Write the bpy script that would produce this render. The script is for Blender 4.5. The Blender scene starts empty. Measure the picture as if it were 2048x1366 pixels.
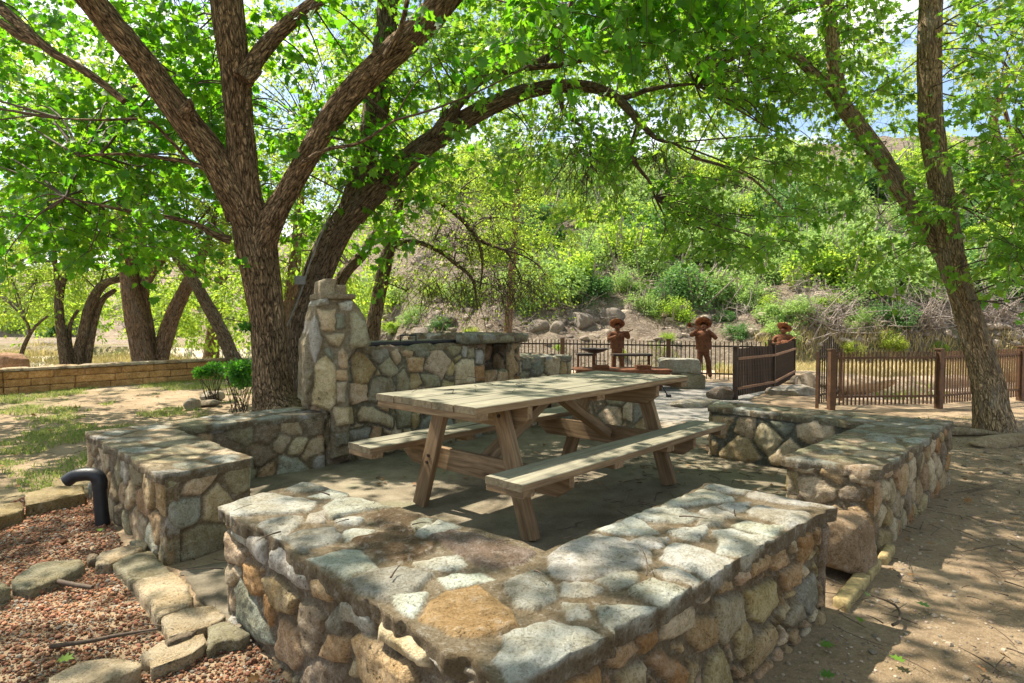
import bpy, math, sys
import numpy as np
from mathutils import Vector, Matrix
R = math.radians
C = bpy.context.scene.collection
# ------------------------------------------------------------------ camera
FPX, PITCH, CH = 1243.11, -0.0378, 1.2098
cam = bpy.data.cameras.new('camera'); cam.lens = FPX / 2048 * 36; cam.sensor_width = 36
cam.clip_start = 0.05; cam.clip_end = 2000
camo = bpy.data.objects.new('camera', cam); C.objects.link(camo)
camo.location = (0, 0, CH); camo.rotation_euler = (R(90) + PITCH, 0, 0)
bpy.context.scene.camera = camo
# ------------------------------------------------------------------ sky, sun, exposure
SUN_EL, SUN_AZ = 60, -60            # azimuth from +Y (view direction), negative = left
sc = bpy.context.scene
w = bpy.data.worlds.new('World'); sc.world = w; w.use_nodes = True
nt = w.node_tree; nt.nodes.clear()
wo = nt.nodes.new('ShaderNodeOutputWorld'); bg = nt.nodes.new('ShaderNodeBackground')
sky = nt.nodes.new('ShaderNodeTexSky'); sky.sky_type = 'NISHITA'; sky.sun_disc = False
sky.sun_elevation = R(SUN_EL); sky.sun_rotation = R(SUN_AZ); sky.air_density = 1.0; sky.dust_density = 1.5
tc = nt.nodes.new('ShaderNodeTexCoord'); mp = nt.nodes.new('ShaderNodeMapping'); mp.inputs['Scale'].default_value = (1, 1, 2.6)
nz = nt.nodes.new('ShaderNodeTexNoise'); nz.inputs['Scale'].default_value = 2.6; nz.inputs['Detail'].default_value = 9; nz.inputs['Roughness'].default_value = .6
cr = nt.nodes.new('ShaderNodeValToRGB'); cr.color_ramp.elements[0].position = .47; cr.color_ramp.elements[1].position = .66
mx = nt.nodes.new('ShaderNodeMix'); mx.data_type = 'RGBA'; mx.inputs['B'].default_value = (8.4, 8.2, 7.8, 1)
nt.links.new(tc.outputs['Generated'], mp.inputs[0]); nt.links.new(mp.outputs[0], nz.inputs['Vector'])
nt.links.new(nz.outputs['Fac'], cr.inputs[0]); nt.links.new(cr.outputs[0], mx.inputs['Factor'])
nt.links.new(sky.outputs[0], mx.inputs['A']); nt.links.new(mx.outputs['Result'], bg.inputs[0])
bg.inputs[1].default_value = 0.105; nt.links.new(bg.outputs[0], wo.inputs[0])
sl = bpy.data.lights.new('sun', 'SUN'); sl.energy = 5.0; sl.angle = R(.53); sl.color = (1, .92, .79)
so = bpy.data.objects.new('sun', sl); C.objects.link(so)
_e, _a = R(SUN_EL), R(SUN_AZ)
TOSUN = Vector((math.sin(_a) * math.cos(_e), math.cos(_a) * math.cos(_e), math.sin(_e)))
so.rotation_euler = TOSUN.to_track_quat('Z', 'Y').to_euler(); so.location = (0, 0, 30)
sc.view_settings.view_transform = 'Standard'; sc.view_settings.look = 'None'
sc.view_settings.exposure = 1.38; sc.view_settings.gamma = 1
sc.render.engine = 'CYCLES'
cy = sc.cycles; cy.max_bounces = 8; cy.diffuse_bounces = 4; cy.transmission_bounces = 6; cy.transparent_max_bounces = 4
cy.glossy_bounces = 2; cy.use_denoising = True; cy.caustics_reflective = False; cy.caustics_refractive = False
cy.sample_clamp_indirect = 6
# ------------------------------------------------------------------ photo point -> place
_c, _s = math.cos(PITCH), math.sin(PITCH)
def ray(px, py):
    a = (px - 1024) / FPX; b = -(py - 683) / FPX
    return np.array([a, _c - b * _s, _s + b * _c])
CAMP = np.array([0, 0, CH])
def U(px, py, z=0.0):
    r = ray(px, py); t = (z - CH) / r[2]; return CAMP + r * t
def D(px, py, y):
    r = ray(px, py); return CAMP + r * (y / r[1])
def onplane(px, py, O, N):
    r = ray(px, py); t = np.dot(O - CAMP, N) / np.dot(r, N); return CAMP + r * t
# ------------------------------------------------------------------ noise
def _h(ix, iy, iz, seed):
    n = (ix.astype(np.uint32) * np.uint32(374761393) + iy.astype(np.uint32) * np.uint32(668265263) + iz.astype(np.uint32) * np.uint32(2147483647) + np.uint32(seed * 974711 & 0xffffffff))
    n = (n ^ (n >> np.uint32(13))) * np.uint32(1274126177); n = n ^ (n >> np.uint32(16))
    n = n * np.uint32(2246822519); n = n ^ (n >> np.uint32(15))
    return n.astype(np.float64) / 4294967295.0
def vn(P, s=1.0, seed=0):
    P = np.asarray(P, float) * s
    if P.shape[1] == 2: P = np.column_stack([P, np.full(len(P), .37)])
    i = np.floor(P).astype(np.int64); f = P - i; f = f * f * (3 - 2 * f)
    o = 0
    for dx in (0, 1):
        wx = f[:, 0] if dx else 1 - f[:, 0]
        for dy in (0, 1):
            wy = f[:, 1] if dy else 1 - f[:, 1]
            for dz in (0, 1):
                wz = f[:, 2] if dz else 1 - f[:, 2]
                o = o + wx * wy * wz * _h((i[:, 0] + dx) & 0xffffffff, (i[:, 1] + dy) & 0xffffffff, (i[:, 2] + dz) & 0xffffffff, seed)
    return o * 2 - 1
def fbm(P, s=1.0, seed=0, oct=4, g=.5):
    o = 0; a = 1; t = 0
    for k in range(oct):
        o = o + a * vn(P, s * 2 ** k, seed + k * 17); t += a; a *= g
    return o / t
def sst(x, a=0., b=1.):
    t = np.clip((x - a) / (b - a), 0, 1); return t * t * (3 - 2 * t)
# ------------------------------------------------------------------ mesh building
class Acc:
    def __init__(s): s.V = []; s.F = []; s.K = []; s.M = []; s.Cc = []; s.B = []; s.n = 0
    def add(s, V, F, col=None, mat=0, b=None):
        V = np.asarray(V, float); F = np.asarray(F, np.int64)
        if len(V) == 0 or len(F) == 0: return
        s.V.append(V); s.F.append((F + s.n).ravel()); s.K.append(np.full(len(F), F.shape[1], np.int64))
        s.M.append(np.broadcast_to(np.asarray(mat), (len(F),)).astype(np.int32))
        if col is None: col = np.ones((len(V), 4))
        col = np.asarray(col, float)
        if col.ndim == 1: col = np.broadcast_to(col, (len(V), len(col)))
        if col.shape[1] == 3: col = np.column_stack([col, np.ones(len(V))])
        s.Cc.append(col); s.B.append(V if b is None else np.asarray(b, float)); s.n += len(V)
    def build(s, name, mats, parent=None, smooth=True, col=True, bark=False, loc=None):
        V = np.concatenate(s.V); F = np.concatenate(s.F); K = np.concatenate(s.K)
        if loc is not None: V = V - np.asarray(loc, float)
        me = bpy.data.meshes.new(name)
        me.vertices.add(len(V)); me.vertices.foreach_set('co', V.astype(np.float32).ravel())
        me.loops.add(len(F)); me.loops.foreach_set('vertex_index', F.astype(np.int32))
        me.polygons.add(len(K)); me.polygons.foreach_set('loop_start', np.concatenate([[0], np.cumsum(K)[:-1]]).astype(np.int32))
        me.polygons.foreach_set('material_index', np.concatenate(s.M))
        me.polygons.foreach_set('use_smooth', np.full(len(K), smooth))
        me.update(calc_edges=True); me.validate()
        if col:
            a = me.attributes.new('Col', 'FLOAT_COLOR', 'POINT'); a.data.foreach_set('color', np.concatenate(s.Cc).astype(np.float32).ravel())
        if bark:
            a = me.attributes.new('barkco', 'FLOAT_VECTOR', 'POINT'); a.data.foreach_set('vector', np.concatenate(s.B).astype(np.float32).ravel())
        for m in (mats if isinstance(mats, (list, tuple)) else [mats]): me.materials.append(m)
        o = bpy.data.objects.new(name, me); C.objects.link(o)
        if loc is not None: o.location = loc
        if parent: o.parent = parent
        return o
def tag(o, label=None, cat=None, group=None, kind=None):
    if label: o['label'] = label
    if cat: o['category'] = cat
    if group: o['group'] = group
    if kind: o['kind'] = kind
    return o
def thing(name, label, cat, group=None, loc=(0, 0, 0), rz=0):
    o = bpy.data.objects.new(name, None); C.objects.link(o); o.location = loc; o.rotation_euler = (0, 0, rz); o.empty_display_size = .1
    return tag(o, label, cat, group)
# ------------------------------------------------------------------ materials
class NT:
    def __init__(s, name):
        s.m = bpy.data.materials.new(name); s.m.use_nodes = True; s.t = s.m.node_tree; s.t.nodes.clear()
        s.out = s.t.nodes.new('ShaderNodeOutputMaterial')
    def n(s, typ, ins=None, **kw):
        nd = s.t.nodes.new('ShaderNode' + typ)
        for k, v in kw.items(): setattr(nd, k, v)
        for k, v in (ins or {}).items():
            sk = nd.inputs[k]
            if hasattr(v, 'is_linked') or isinstance(v, bpy.types.NodeSocket): s.t.links.new(v, sk)
            else: sk.default_value = v
        return nd
    def noise(s, vec, scale, detail=4, rough=.55): return s.n('TexNoise', {'Vector': vec, 'Scale': scale, 'Detail': detail, 'Roughness': rough}).outputs['Fac']
    def ramp(s, f, stops):
        r = s.n('ValToRGB', {0: f}); e = r.color_ramp.elements
        while len(e) > 1: e.remove(e[0])
        for i, (p, c) in enumerate(stops):
            el = e[0] if i == 0 else e.new(p)
            el.position = p; el.color = (c, c, c, 1) if isinstance(c, (int, float)) else (*c, 1)
        return r.outputs[0]
    def mix(s, f, a, b, mode='MIX'):
        m = s.n('Mix', data_type='RGBA', blend_type=mode)
        for k, v in (('Factor', f), ('A', a), ('B', b)):
            sk = [i for i in m.inputs if i.name == k and (i.type == 'RGBA' or (k == 'Factor' and i.type == 'VALUE'))][0]
            if isinstance(v, bpy.types.NodeSocket): s.t.links.new(v, sk)
            elif k == 'Factor': sk.default_value = v
            else: sk.default_value = (*v, 1) if len(v) == 3 else v
        return [o for o in m.outputs if o.type == 'RGBA'][0]
    def math(s, op, a, b=0.):
        return s.n('Math', {0: a, 1: b}, operation=op).outputs[0]
    def bump(s, h, st=.5, dist=.01, nrm=None):
        i = {'Height': h, 'Strength': st, 'Distance': dist}
        if nrm is not None: i['Normal'] = nrm
        return s.n('Bump', i).outputs[0]
    def principled(s, col, rough=.8, nrm=None, metal=0., spec=.3):
        i = {'Base Color': col, 'Roughness': rough, 'Metallic': metal, 'Specular IOR Level': spec}
        if nrm is not None: i['Normal'] = nrm
        p = s.n('BsdfPrincipled', i); s.t.links.new(p.outputs[0], s.out.inputs[0]); return s.m
    def obj(s, scale=None, kind='Object'):
        v = s.n('TexCoord').outputs[kind]
        if scale: v = s.n('Mapping', {0: v, 'Scale': scale}).outputs[0]
        return v
    def attr(s, name='Col'): return s.n('Attribute', attribute_name=name)
def m_stone():
    t = NT('stone_masonry'); v = t.obj(); a = t.attr(); c = a.outputs['Color']; al = a.outputs['Alpha']
    big = t.noise(v, 7, 6, .65); mid = t.noise(v, 30, 7, .75); fine = t.noise(v, 120, 5, .75)
    c1 = t.mix(t.ramp(big, [(.38, 0.), (.62, .75)]), c, t.mix(1., c, (.66, .58, .44), 'MULTIPLY'))
    c1 = t.mix(t.ramp(mid, [(.34, .65), (.54, 0.)]), c1, t.mix(1., c1, (.50, .47, .41), 'MULTIPLY'))
    c1 = t.mix(t.ramp(mid, [(.54, 0.), (.72, .55)]), c1, (.50, .49, .44))
    c1 = t.mix(t.ramp(fine, [(.34, .7), (.48, 0.)]), c1, t.mix(1., c1, (.46, .42, .36), 'MULTIPLY'))
    c1 = t.mix(t.ramp(fine, [(.56, 0.), (.74, .5)]), c1, t.mix(1., c1, (1.6, 1.55, 1.45), 'MULTIPLY'))
    zone = t.ramp(t.noise(v, 5, 3, .6), [(.50, 0.), (.60, 1.)])
    vv = t.n('VectorMath', {0: v, 1: t.n('VectorMath', {0: t.n('TexNoise', {'Vector': v, 'Scale': 40., 'Detail': 3.}).outputs['Color'], 'Scale': .03}, operation='SCALE').outputs[0]}, operation='ADD').outputs[0]
    pit = t.ramp(t.math('ADD', t.n('TexVoronoi', {'Vector': vv, 'Scale': 95., 'Randomness': 1.}).outputs['Distance'], t.math('MULTIPLY', t.math('SUBTRACT', mid, .5), .9)), [(.05, 1.), (.20, 0.)])
    pits = t.math('MULTIPLY', t.math('MULTIPLY', pit, zone), al)
    c1 = t.mix(pits, c1, (.035, .03, .025))
    lich = t.math('MULTIPLY', t.ramp(t.noise(v, 26, 8, .8), [(.55, 0.), (.61, 1.)]), t.ramp(t.noise(v, 3.7, 2), [(.50, 0.), (.62, 1.)]))
    c1 = t.mix(t.math('MULTIPLY', lich, .8), c1, (.055, .052, .04))
    h = t.math('ADD', t.math('MULTIPLY', mid, 1.4), t.math('MULTIPLY', fine, .5))
    h = t.math('SUBTRACT', h, t.math('MULTIPLY', pits, 1.0))
    return t.principled(c1, .9, t.bump(h, 1., .018), spec=.2)
def m_bark(name, ridge, crev, patch=None, sc=1., amt=.35):
    t = NT(name); v = t.attr('barkco').outputs['Vector']
    wz = t.n('TexNoise', {'Vector': v, 'Scale': 14. * sc, 'Detail': 4.}).outputs['Color']
    vw = t.n('VectorMath', {0: v, 1: t.n('VectorMath', {0: wz, 'Scale': .11}, operation='SCALE').outputs[0]}, operation='ADD').outputs[0]
    d = t.n('TexVoronoi', {'Vector': vw, 'Scale': 30. * sc}, feature='DISTANCE_TO_EDGE').outputs['Distance']
    d2 = t.n('TexVoronoi', {'Vector': vw, 'Scale': 62. * sc}, feature='DISTANCE_TO_EDGE').outputs['Distance']
    n1 = t.noise(v, 70 * sc, 6, .75); n2 = t.noise(v, 6 * sc, 4); nz_ = t.math('MULTIPLY', t.math('SUBTRACT', n1, .5), .5)
    cv = t.math('MAXIMUM', t.ramp(t.math('ADD', d, nz_), [(.0, 1.), (.16, 0.)]), t.math('MULTIPLY', t.ramp(t.math('ADD', d2, nz_), [(.0, 1.), (.16, 0.)]), .6))
    c = t.mix(t.ramp(n1, [(.3, 0.), (.65, 1.)]), tuple(x * .5 for x in ridge), ridge)
    c = t.mix(t.math('MULTIPLY', cv, .9), c, crev)
    if patch: c = t.mix(t.math('MULTIPLY', t.ramp(t.noise(v, 11 * sc, 6, .75), [(.52, 0.), (.60, 1.)]), amt), c, patch)
    c = t.mix(t.math('MULTIPLY', t.ramp(n2, [(.4, 0.), (.65, 1.)]), .5), c, t.mix(1., c, (.6, .53, .45), 'MULTIPLY'))
    h = t.math('SUBTRACT', t.math('MULTIPLY', n1, .8), cv)
    return t.principled(c, .92, t.bump(h, 1., .022), spec=.12)
def m_leaf(name, c1, c2, tr1, tr2, spec=.35, rough=.45, mixf=.5):
    t = NT(name); a = t.attr().outputs['Color']
    sp = t.n('SeparateColor', {0: a})
    col = t.mix(sp.outputs[0], c1, c2); tr = t.mix(sp.outputs[1], tr1, tr2)
    p = t.n('BsdfPrincipled', {'Base Color': col, 'Roughness': rough, 'Specular IOR Level': spec})
    q = t.n('BsdfTranslucent', {'Color': tr})
    s_ = t.n('MixShader', {0: mixf, 1: p.outputs[0], 2: q.outputs[0]})
    t.t.links.new(s_.outputs[0], t.out.inputs[0]); return t.m
def m_simple(name, c, c2=None, scale=20, rough=.8, metal=0., bump=.3, spec=.3, coord='Object', bd=.005):
    t = NT(name); v = t.obj(kind=coord); n = t.noise(v, scale, 6, .65)
    col = t.mix(t.ramp(n, [(.35, 0.), (.65, 1.)]), c, c2 or tuple(x * .6 for x in c))
    return t.principled(col, rough, t.bump(t.noise(v, scale * 3, 4, .7), bump, bd), metal, spec)
def m_wood(name, ca, cb, knot=(.09, .05, .025)):
    t = NT(name); oi = t.n('ObjectInfo').outputs['Random']; v = t.obj()
    off = t.n('CombineXYZ', {0: t.math('MULTIPLY', oi, 37.), 1: t.math('MULTIPLY', oi, 91.), 2: t.math('MULTIPLY', oi, 13.)}).outputs[0]
    v = t.n('VectorMath', {0: v, 1: off}, operation='ADD').outputs[0]
    wv = t.n('TexNoise', {'Vector': t.n('Mapping', {0: v, 'Scale': (1.2, 6., 6.)}).outputs[0], 'Scale': 1., 'Detail': 2.}).outputs['Color']
    vw = t.n('VectorMath', {0: v, 1: t.n('VectorMath', {0: wv, 'Scale': .12}, operation='SCALE').outputs[0]}, operation='ADD').outputs[0]
    g = t.noise(t.n('Mapping', {0: vw, 'Scale': (1.2, 42., 42.)}).outputs[0], 1., 6, .6)
    g2 = t.noise(t.n('Mapping', {0: v, 'Scale': (8., 260., 260.)}).outputs[0], 1., 3, .6)
    col = t.mix(t.ramp(g, [(.36, 0.), (.64, 1.)]), ca, cb)
    col = t.mix(t.math('MULTIPLY', t.ramp(g2, [(.35, 1.), (.55, 0.)]), .45), col, t.mix(1., col, (.45, .4, .34), 'MULTIPLY'))
    kn = t.n('TexVoronoi', {'Vector': t.n('Mapping', {0: v, 'Scale': (2.2, 7., 7.)}).outputs[0], 'Scale': 1.}).outputs['Distance']
    col = t.mix(t.ramp(kn, [(.05, .9), (.13, 0.)]), col, knot)
    col = t.mix(t.math('MULTIPLY', t.ramp(t.noise(v, 5, 4), [(.45, 0.), (.7, 1.)]), .4), col, t.mix(1., col, (.62, .6, .52), 'MULTIPLY'))
    return t.principled(col, .75, t.bump(t.math('ADD', g, t.math('MULTIPLY', g2, .5)), .35, .003), spec=.25)
def m_ground(name, sat=1.):
    t = NT(name); v = t.obj(); a = t.attr(); c = a.outputs['Color']
    n0 = t.noise(v, 2.2, 6, .65); n1 = t.noise(v, 35, 6, .75); n2 = t.noise(v, 160, 3, .7)
    c1 = t.mix(t.math('MULTIPLY', t.ramp(n0, [(.38, 0.), (.62, 1.)]), .6), c, t.mix(1., c, (.6, .55, .48), 'MULTIPLY'))
    c1 = t.mix(t.ramp(n1, [(.3, .7), (.55, 0.)]), c1, t.mix(1., c1, (.45, .4, .36), 'MULTIPLY'))
    sp = t.n('TexVoronoi', {'Vector': v, 'Scale': 62.}).outputs['Distance']
    c1 = t.mix(t.math('MULTIPLY', t.ramp(sp, [(.12, 1.), (.24, 0.)]), .5), c1, (.42, .35, .26))
    c1 = t.mix(t.math('MULTIPLY', t.ramp(n2, [(.55, 0.), (.75, 1.)]), .4), c1, (.42, .34, .26))
    h = t.math('ADD', n1, t.math('MULTIPLY', n2, .5))
    return t.principled(c1, .95, t.bump(h, .9, .02), spec=.1)
M = {}
M['stone'] = m_stone()
M['ground'] = m_ground('dirt_ground')
M['bark'] = m_bark('rough_oak_bark', (.50, .345, .21), (.022, .015, .010))
M['bark2'] = m_bark('grey_brown_bark', (.40, .29, .19), (.02, .015, .012), (.3, .29, .25), 1.1, .3)
M['bark3'] = m_bark('pale_lichen_bark', (.70, .50, .29), (.08, .055, .035), (.42, .41, .35), 1.15, .4)
M['bark4'] = m_bark('far_bark', (.48, .30, .18), (.05, .035, .025), (.34, .3, .26), 1.0, .4)
M['twig'] = m_simple('twig_bark', (.10, .07, .045), (.05, .035, .025), 60)
M['dead'] = m_simple('dead_twig_grey', (.36, .31, .27), (.2, .16, .13), 30)
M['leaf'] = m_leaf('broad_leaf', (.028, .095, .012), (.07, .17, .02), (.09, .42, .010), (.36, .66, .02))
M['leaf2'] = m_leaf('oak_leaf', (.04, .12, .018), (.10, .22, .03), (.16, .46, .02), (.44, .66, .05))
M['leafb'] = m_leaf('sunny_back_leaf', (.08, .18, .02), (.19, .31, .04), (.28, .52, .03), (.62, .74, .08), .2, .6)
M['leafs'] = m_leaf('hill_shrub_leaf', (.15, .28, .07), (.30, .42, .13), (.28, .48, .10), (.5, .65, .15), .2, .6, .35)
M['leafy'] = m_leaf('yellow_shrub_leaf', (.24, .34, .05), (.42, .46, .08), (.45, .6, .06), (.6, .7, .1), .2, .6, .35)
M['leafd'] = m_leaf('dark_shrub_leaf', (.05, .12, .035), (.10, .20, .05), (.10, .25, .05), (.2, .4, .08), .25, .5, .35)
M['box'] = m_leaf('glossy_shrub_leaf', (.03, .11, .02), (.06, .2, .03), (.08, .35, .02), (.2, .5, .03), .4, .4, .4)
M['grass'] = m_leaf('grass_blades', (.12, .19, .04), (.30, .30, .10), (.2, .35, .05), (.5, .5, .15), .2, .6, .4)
M['drygrass'] = m_leaf('dry_grass_blades', (.42, .34, .16), (.5, .42, .2), (.5, .42, .15), (.55, .45, .2), .2, .6, .3)
M['wood'] = m_wood('fresh_pine', (.33, .225, .125), (.165, .105, .055))
M['woodtop'] = m_wood('weathered_pine_top', (.265, .245, .175), (.165, .152, .11), (.07, .06, .04))
M['woodend'] = m_wood('pine_end_grain', (.20, .165, .10), (.12, .09, .055))
M['rust'] = m_simple('rusted_steel', (.20, .075, .03), (.085, .035, .02), 25, .8, .2, .4)
M['rustl'] = m_simple('bright_rust', (.33, .12, .045), (.06, .026, .016), 18, .65, .3, .4)
M['iron'] = m_simple('brown_iron_fence', (.085, .05, .032), (.16, .08, .04), 14, .6, .3, .3)
M['irond'] = m_simple('dark_iron', (.03, .025, .022), (.06, .035, .025), 16, .55, .4, .3)
M['tanrail'] = m_simple('worn_tan_rail', (.30, .175, .10), (.16, .08, .045), 20, .7)
M['black'] = m_simple('black_paint', (.008, .009, .012), (.014, .015, .02), 30, .45, 0, .4, .4)
M['grey'] = m_simple('grey_conduit', (.22, .22, .21), (.14, .14, .13), 30, .5)
M['rock'] = m_simple('hill_rock', (.30, .26, .22), (.15, .13, .12), 5, .9, 0, .8, .2, bd=.05)
M['lime'] = m_simple('ochre_limestone', (.50, .33, .16), (.34, .20, .09), 9, .9, 0, .6, .2, bd=.01)
M['yel'] = m_simple('yellow_paver', (.38, .29, .13), (.20, .155, .075), 40, .9, 0, .6, .2)
# ------------------------------------------------------------------ plane geometry
def pin(P, poly):
    x, y = P[:, 0], P[:, 1]; ins = np.zeros(len(P), bool); n = len(poly)
    for i in range(n):
        x0, y0 = poly[i]; x1, y1 = poly[(i + 1) % n]
        c = ((y0 > y) != (y1 > y)); 
        if y1 != y0: ins ^= c & (x < (x1 - x0) * (y - y0) / (y1 - y0) + x0)
    return ins
def pdist(P, poly, near=False):
    best = np.full(len(P), 1e9); q = np.zeros((len(P), 2)); n = len(poly)
    for i in range(n):
        a = np.array(poly[i], float); b = np.array(poly[(i + 1) % n], float); d = b - a; L = d @ d
        if L < 1e-12: continue
        t = np.clip(((P - a) @ d) / L, 0, 1)[:, None]; c = a + t * d; dd = np.hypot(*(P - c).T)
        m = dd < best; best[m] = dd[m]; q[m] = c[m]
    return (best, q) if near else best
PAL = {'w': (.46, .455, .40), 'g': (.29, .29, .235), 'c': (.56, .46, .31), 't': (.48, .345, .20), 'o': (.40, .235, .105), 'b': (.15, .105, .06), 'p': (.21, .165, .13), 'q': (.31, .205, .105), 'v': (.34, .31, .205), 'd': (.27, .215, .15), 'y': (.43, .34, .18)}
MORT = np.array([.25, .20, .13])
def stones_field(polys=None, vor=None, H=.018, seed=0, mort=None, fill=False, bow=.012, gap=.008, gain=1.):
    """returns f(P)->disp,rgba.  polys: list of (Nx2 array, palette letter); vor: (cell_u, cell_v, letters)"""
    mo = MORT if mort is None else np.array(mort); rg = np.random.default_rng(seed + 5)
    cache = {}
    def f(P):
        n = len(P); e = np.full(n, -1.0); col = np.tile(mo, (n, 1)); hh = np.zeros(n)
        Pw = P + np.column_stack([vn(P, 22, seed), vn(P, 22, seed + 9)]) * .007 + np.column_stack([vn(P, 60, seed + 3), vn(P, 60, seed + 4)]) * .003
        if polys:
            for k, (pl, ch) in enumerate(polys):
                pl = np.asarray(pl, float); mn = pl.min(0) - .06; mx_ = pl.max(0) + .06
                m = np.where(((P > mn) & (P < mx_)).all(1))[0]
                if len(m) == 0: continue
                d = pdist(Pw[m], pl); s = np.where(pin(Pw[m], pl), d, -d) + .007
                up = s > e[m]; mm = m[up]; e[mm] = s[up]
                rk = np.random.default_rng(seed * 100 + k)
                cc = np.array(PAL[ch]) * rk.uniform(.88, 1.14) * rk.uniform(.96, 1.04, 3)
                ins = mm[s[up] > -.02]; col[ins] = cc
                hh[mm] = H * rk.uniform(.7, 1.3)
        if vor:
            cu, cv, let = vor[:3]; mn = P.min(0) - cu; mx_ = P.max(0) + cu
            nu = int((mx_[0] - mn[0]) / cu) + 1; nv = max(1, int((mx_[1] - mn[1]) / cv) + 1)
            S = []
            for j in range(nv):
                for i in range(nu):
                    S.append((mn[0] + (i + .5 * (j % 2) + rg.uniform(.12, .88)) * cu, mn[1] + (j + rg.uniform(.1, .9)) * cv))
            S = np.array(S); Q = Pw / (cu, cv); Sq = S / (cu, cv)
            wgt = np.random.default_rng(seed + 77).uniform(.8, 1.25, len(S)); dd = np.full((n, 2), 9e9); idx = np.zeros(n, int)
            for k in range(len(S)):
                d = np.abs(Q - Sq[k]); d = np.sqrt((d ** 2).sum(1)) * wgt[k]
                m = d < dd[:, 0]; dd[m, 1] = dd[m, 0]; dd[m, 0] = d[m]; idx[m] = k
                m2 = (~m) & (d < dd[:, 1]); dd[m2, 1] = d[m2]
            ev = (dd[:, 1] - dd[:, 0]) * .5 * min(cu, cv) - (vor[3] if len(vor) > 3 else .007)
            if polys: ev = np.minimum(ev, -e - .02)
            cs = np.array([np.array(PAL[let[rg.integers(len(let))]]) * rg.uniform(.85, 1.15) * rg.uniform(.96, 1.04, 3) for _ in S])
            hs = H * rg.uniform(.6, 1.4, len(S))
            up = ev > e
            if polys: up &= ev > 0.0
            e[up] = ev[up]; mm = up & (ev > -.02); col[mm] = cs[idx[mm]]; hh[up] = hs[idx[up]]
        mask = sst(e, -.002, .005)
        c = mo * (1 - mask[:, None]) + col * gain * mask[:, None]
        c = c * (1 + .16 * fbm(P, 7, seed + 2, 3)[:, None])
        edge = sst(e, .0, .035)
        tl = np.column_stack([vn(P, 5, seed + 61), vn(P, 6, seed + 62)]).sum(1) * .006 + np.abs(vn(P, 13, seed + 63)) * -.008
        disp = tl * mask + hh * sst(e, -.003, .009) + bow * edge * mask + (fbm(P, 30, seed + 7, 4) * .007 + fbm(P, 7, seed + 8, 2) * .006) * (mask * .8 + .2) + (1 - mask) * (fbm(P, 40, seed + 12, 2) * .003 - .003)
        return disp, np.column_stack([np.clip(c, .01, .9), mask])
    return f
def relief(acc, poly, O, Uv, Vv, N, res, field, skirt=.05, er=.02, wob=.006, mat=0, seed=0, back=False, lip=.0, skc=False):
    poly = np.asarray(poly, float); O, Uv, Vv, N = (np.asarray(a, float) for a in (O, Uv, Vv, N))
    mn = poly.min(0) - res; mx_ = poly.max(0) + res
    nx, ny = (int(math.ceil((mx_[k] - mn[k]) / res)) + 1 for k in (0, 1))
    gx = mn[0] + np.arange(nx) * res; gy = mn[1] + np.arange(ny) * res
    X, Y = np.meshgrid(gx, gy); P = np.column_stack([X.ravel(), Y.ravel()])
    cx, cy_ = np.meshgrid(gx[:-1] + res / 2, gy[:-1] + res / 2); ok = pin(np.column_stack([cx.ravel(), cy_.ravel()]), poly).reshape(ny - 1, nx - 1)
    j, i = np.where(ok); a = j * nx + i
    F = np.column_stack([a, a + 1, a + nx + 1, a + nx])
    used, inv = np.unique(F, return_inverse=True); F = inv.reshape(F.shape); P = P[used]
    if len(F) == 0: return
    # border edges
    E = np.concatenate([F[:, [0, 1]], F[:, [1, 2]], F[:, [2, 3]], F[:, [3, 0]]]); Es = np.sort(E, 1); key = Es[:, 0] * 10000000 + Es[:, 1]
    uq, ix, cn = np.unique(key, return_index=True, return_counts=True); BE = E[ix[cn == 1]]
    bv = np.unique(BE)
    d, q = pdist(P[bv], poly, True); near = d < res * 1.3
    P[bv[near]] = q[near]
    db = pdist(P, poly); db[bv] = 0
    wv = np.column_stack([vn(P, 9, seed + 31), vn(P, 9, seed + 32)]) * wob + np.column_stack([vn(P, 30, seed + 33), vn(P, 30, seed + 34)]) * wob * .5
    disp, col = field(P)
    fall = sst(db, 0, er); d2 = disp * fall - (1 - fall) * lip
    Pw = P + wv * (1 - sst(db, 0, .04))[:, None]
    W = O + Pw[:, :1] * Uv + Pw[:, 1:] * Vv + d2[:, None] * N
    flip = np.dot(np.cross(Uv, Vv), N) < 0
    n = len(W); Bmap = -np.ones(n, int); Bmap[bv] = np.arange(len(bv))
    rows = [W]; cols = [col]; S = []
    prev = bv; steps = max(1, int(skirt / max(res * 2, .012))); base = n; cur = np.arange(n)[bv]
    FF = [F]
    for k in range(1, steps + 1):
        dep = skirt * k / steps
        nb = W[bv] - N * dep
        jit = np.column_stack([vn(nb, 25, seed + 41), vn(nb, 25, seed + 42), vn(nb, 25, seed + 43)]) * .005
        rows.append(nb + jit); kc = col[bv].copy(); wmx = np.clip(.5 + 1.6 * vn(nb, 11, seed + 51) + .3 * k, 0, 1)[:, None] if skc else np.zeros((len(bv), 1)); kc[:, :3] = kc[:, :3] * (1 - wmx) + MORT * .8 * wmx; cols.append(kc)
        nxt = base + np.arange(len(bv)); base += len(bv)
        a0 = cur[Bmap[BE[:, 0]]]; a1 = cur[Bmap[BE[:, 1]]]; b0 = nxt[Bmap[BE[:, 0]]]; b1 = nxt[Bmap[BE[:, 1]]]
        FF.append(np.column_stack([a1, a0, b0, b1])); cur = nxt
    V = np.concatenate(rows); F = np.concatenate(FF)
    if back:
        Vb = W - N * skirt; F = np.concatenate([F, FF[0][:, ::-1] + len(V)]); V = np.concatenate([V, Vb]); cols.append(col)
    if flip: F = F[:, ::-1]
    acc.add(V, F, np.concatenate(cols), mat)
Z3 = np.array([0, 0, 1.])
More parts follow.
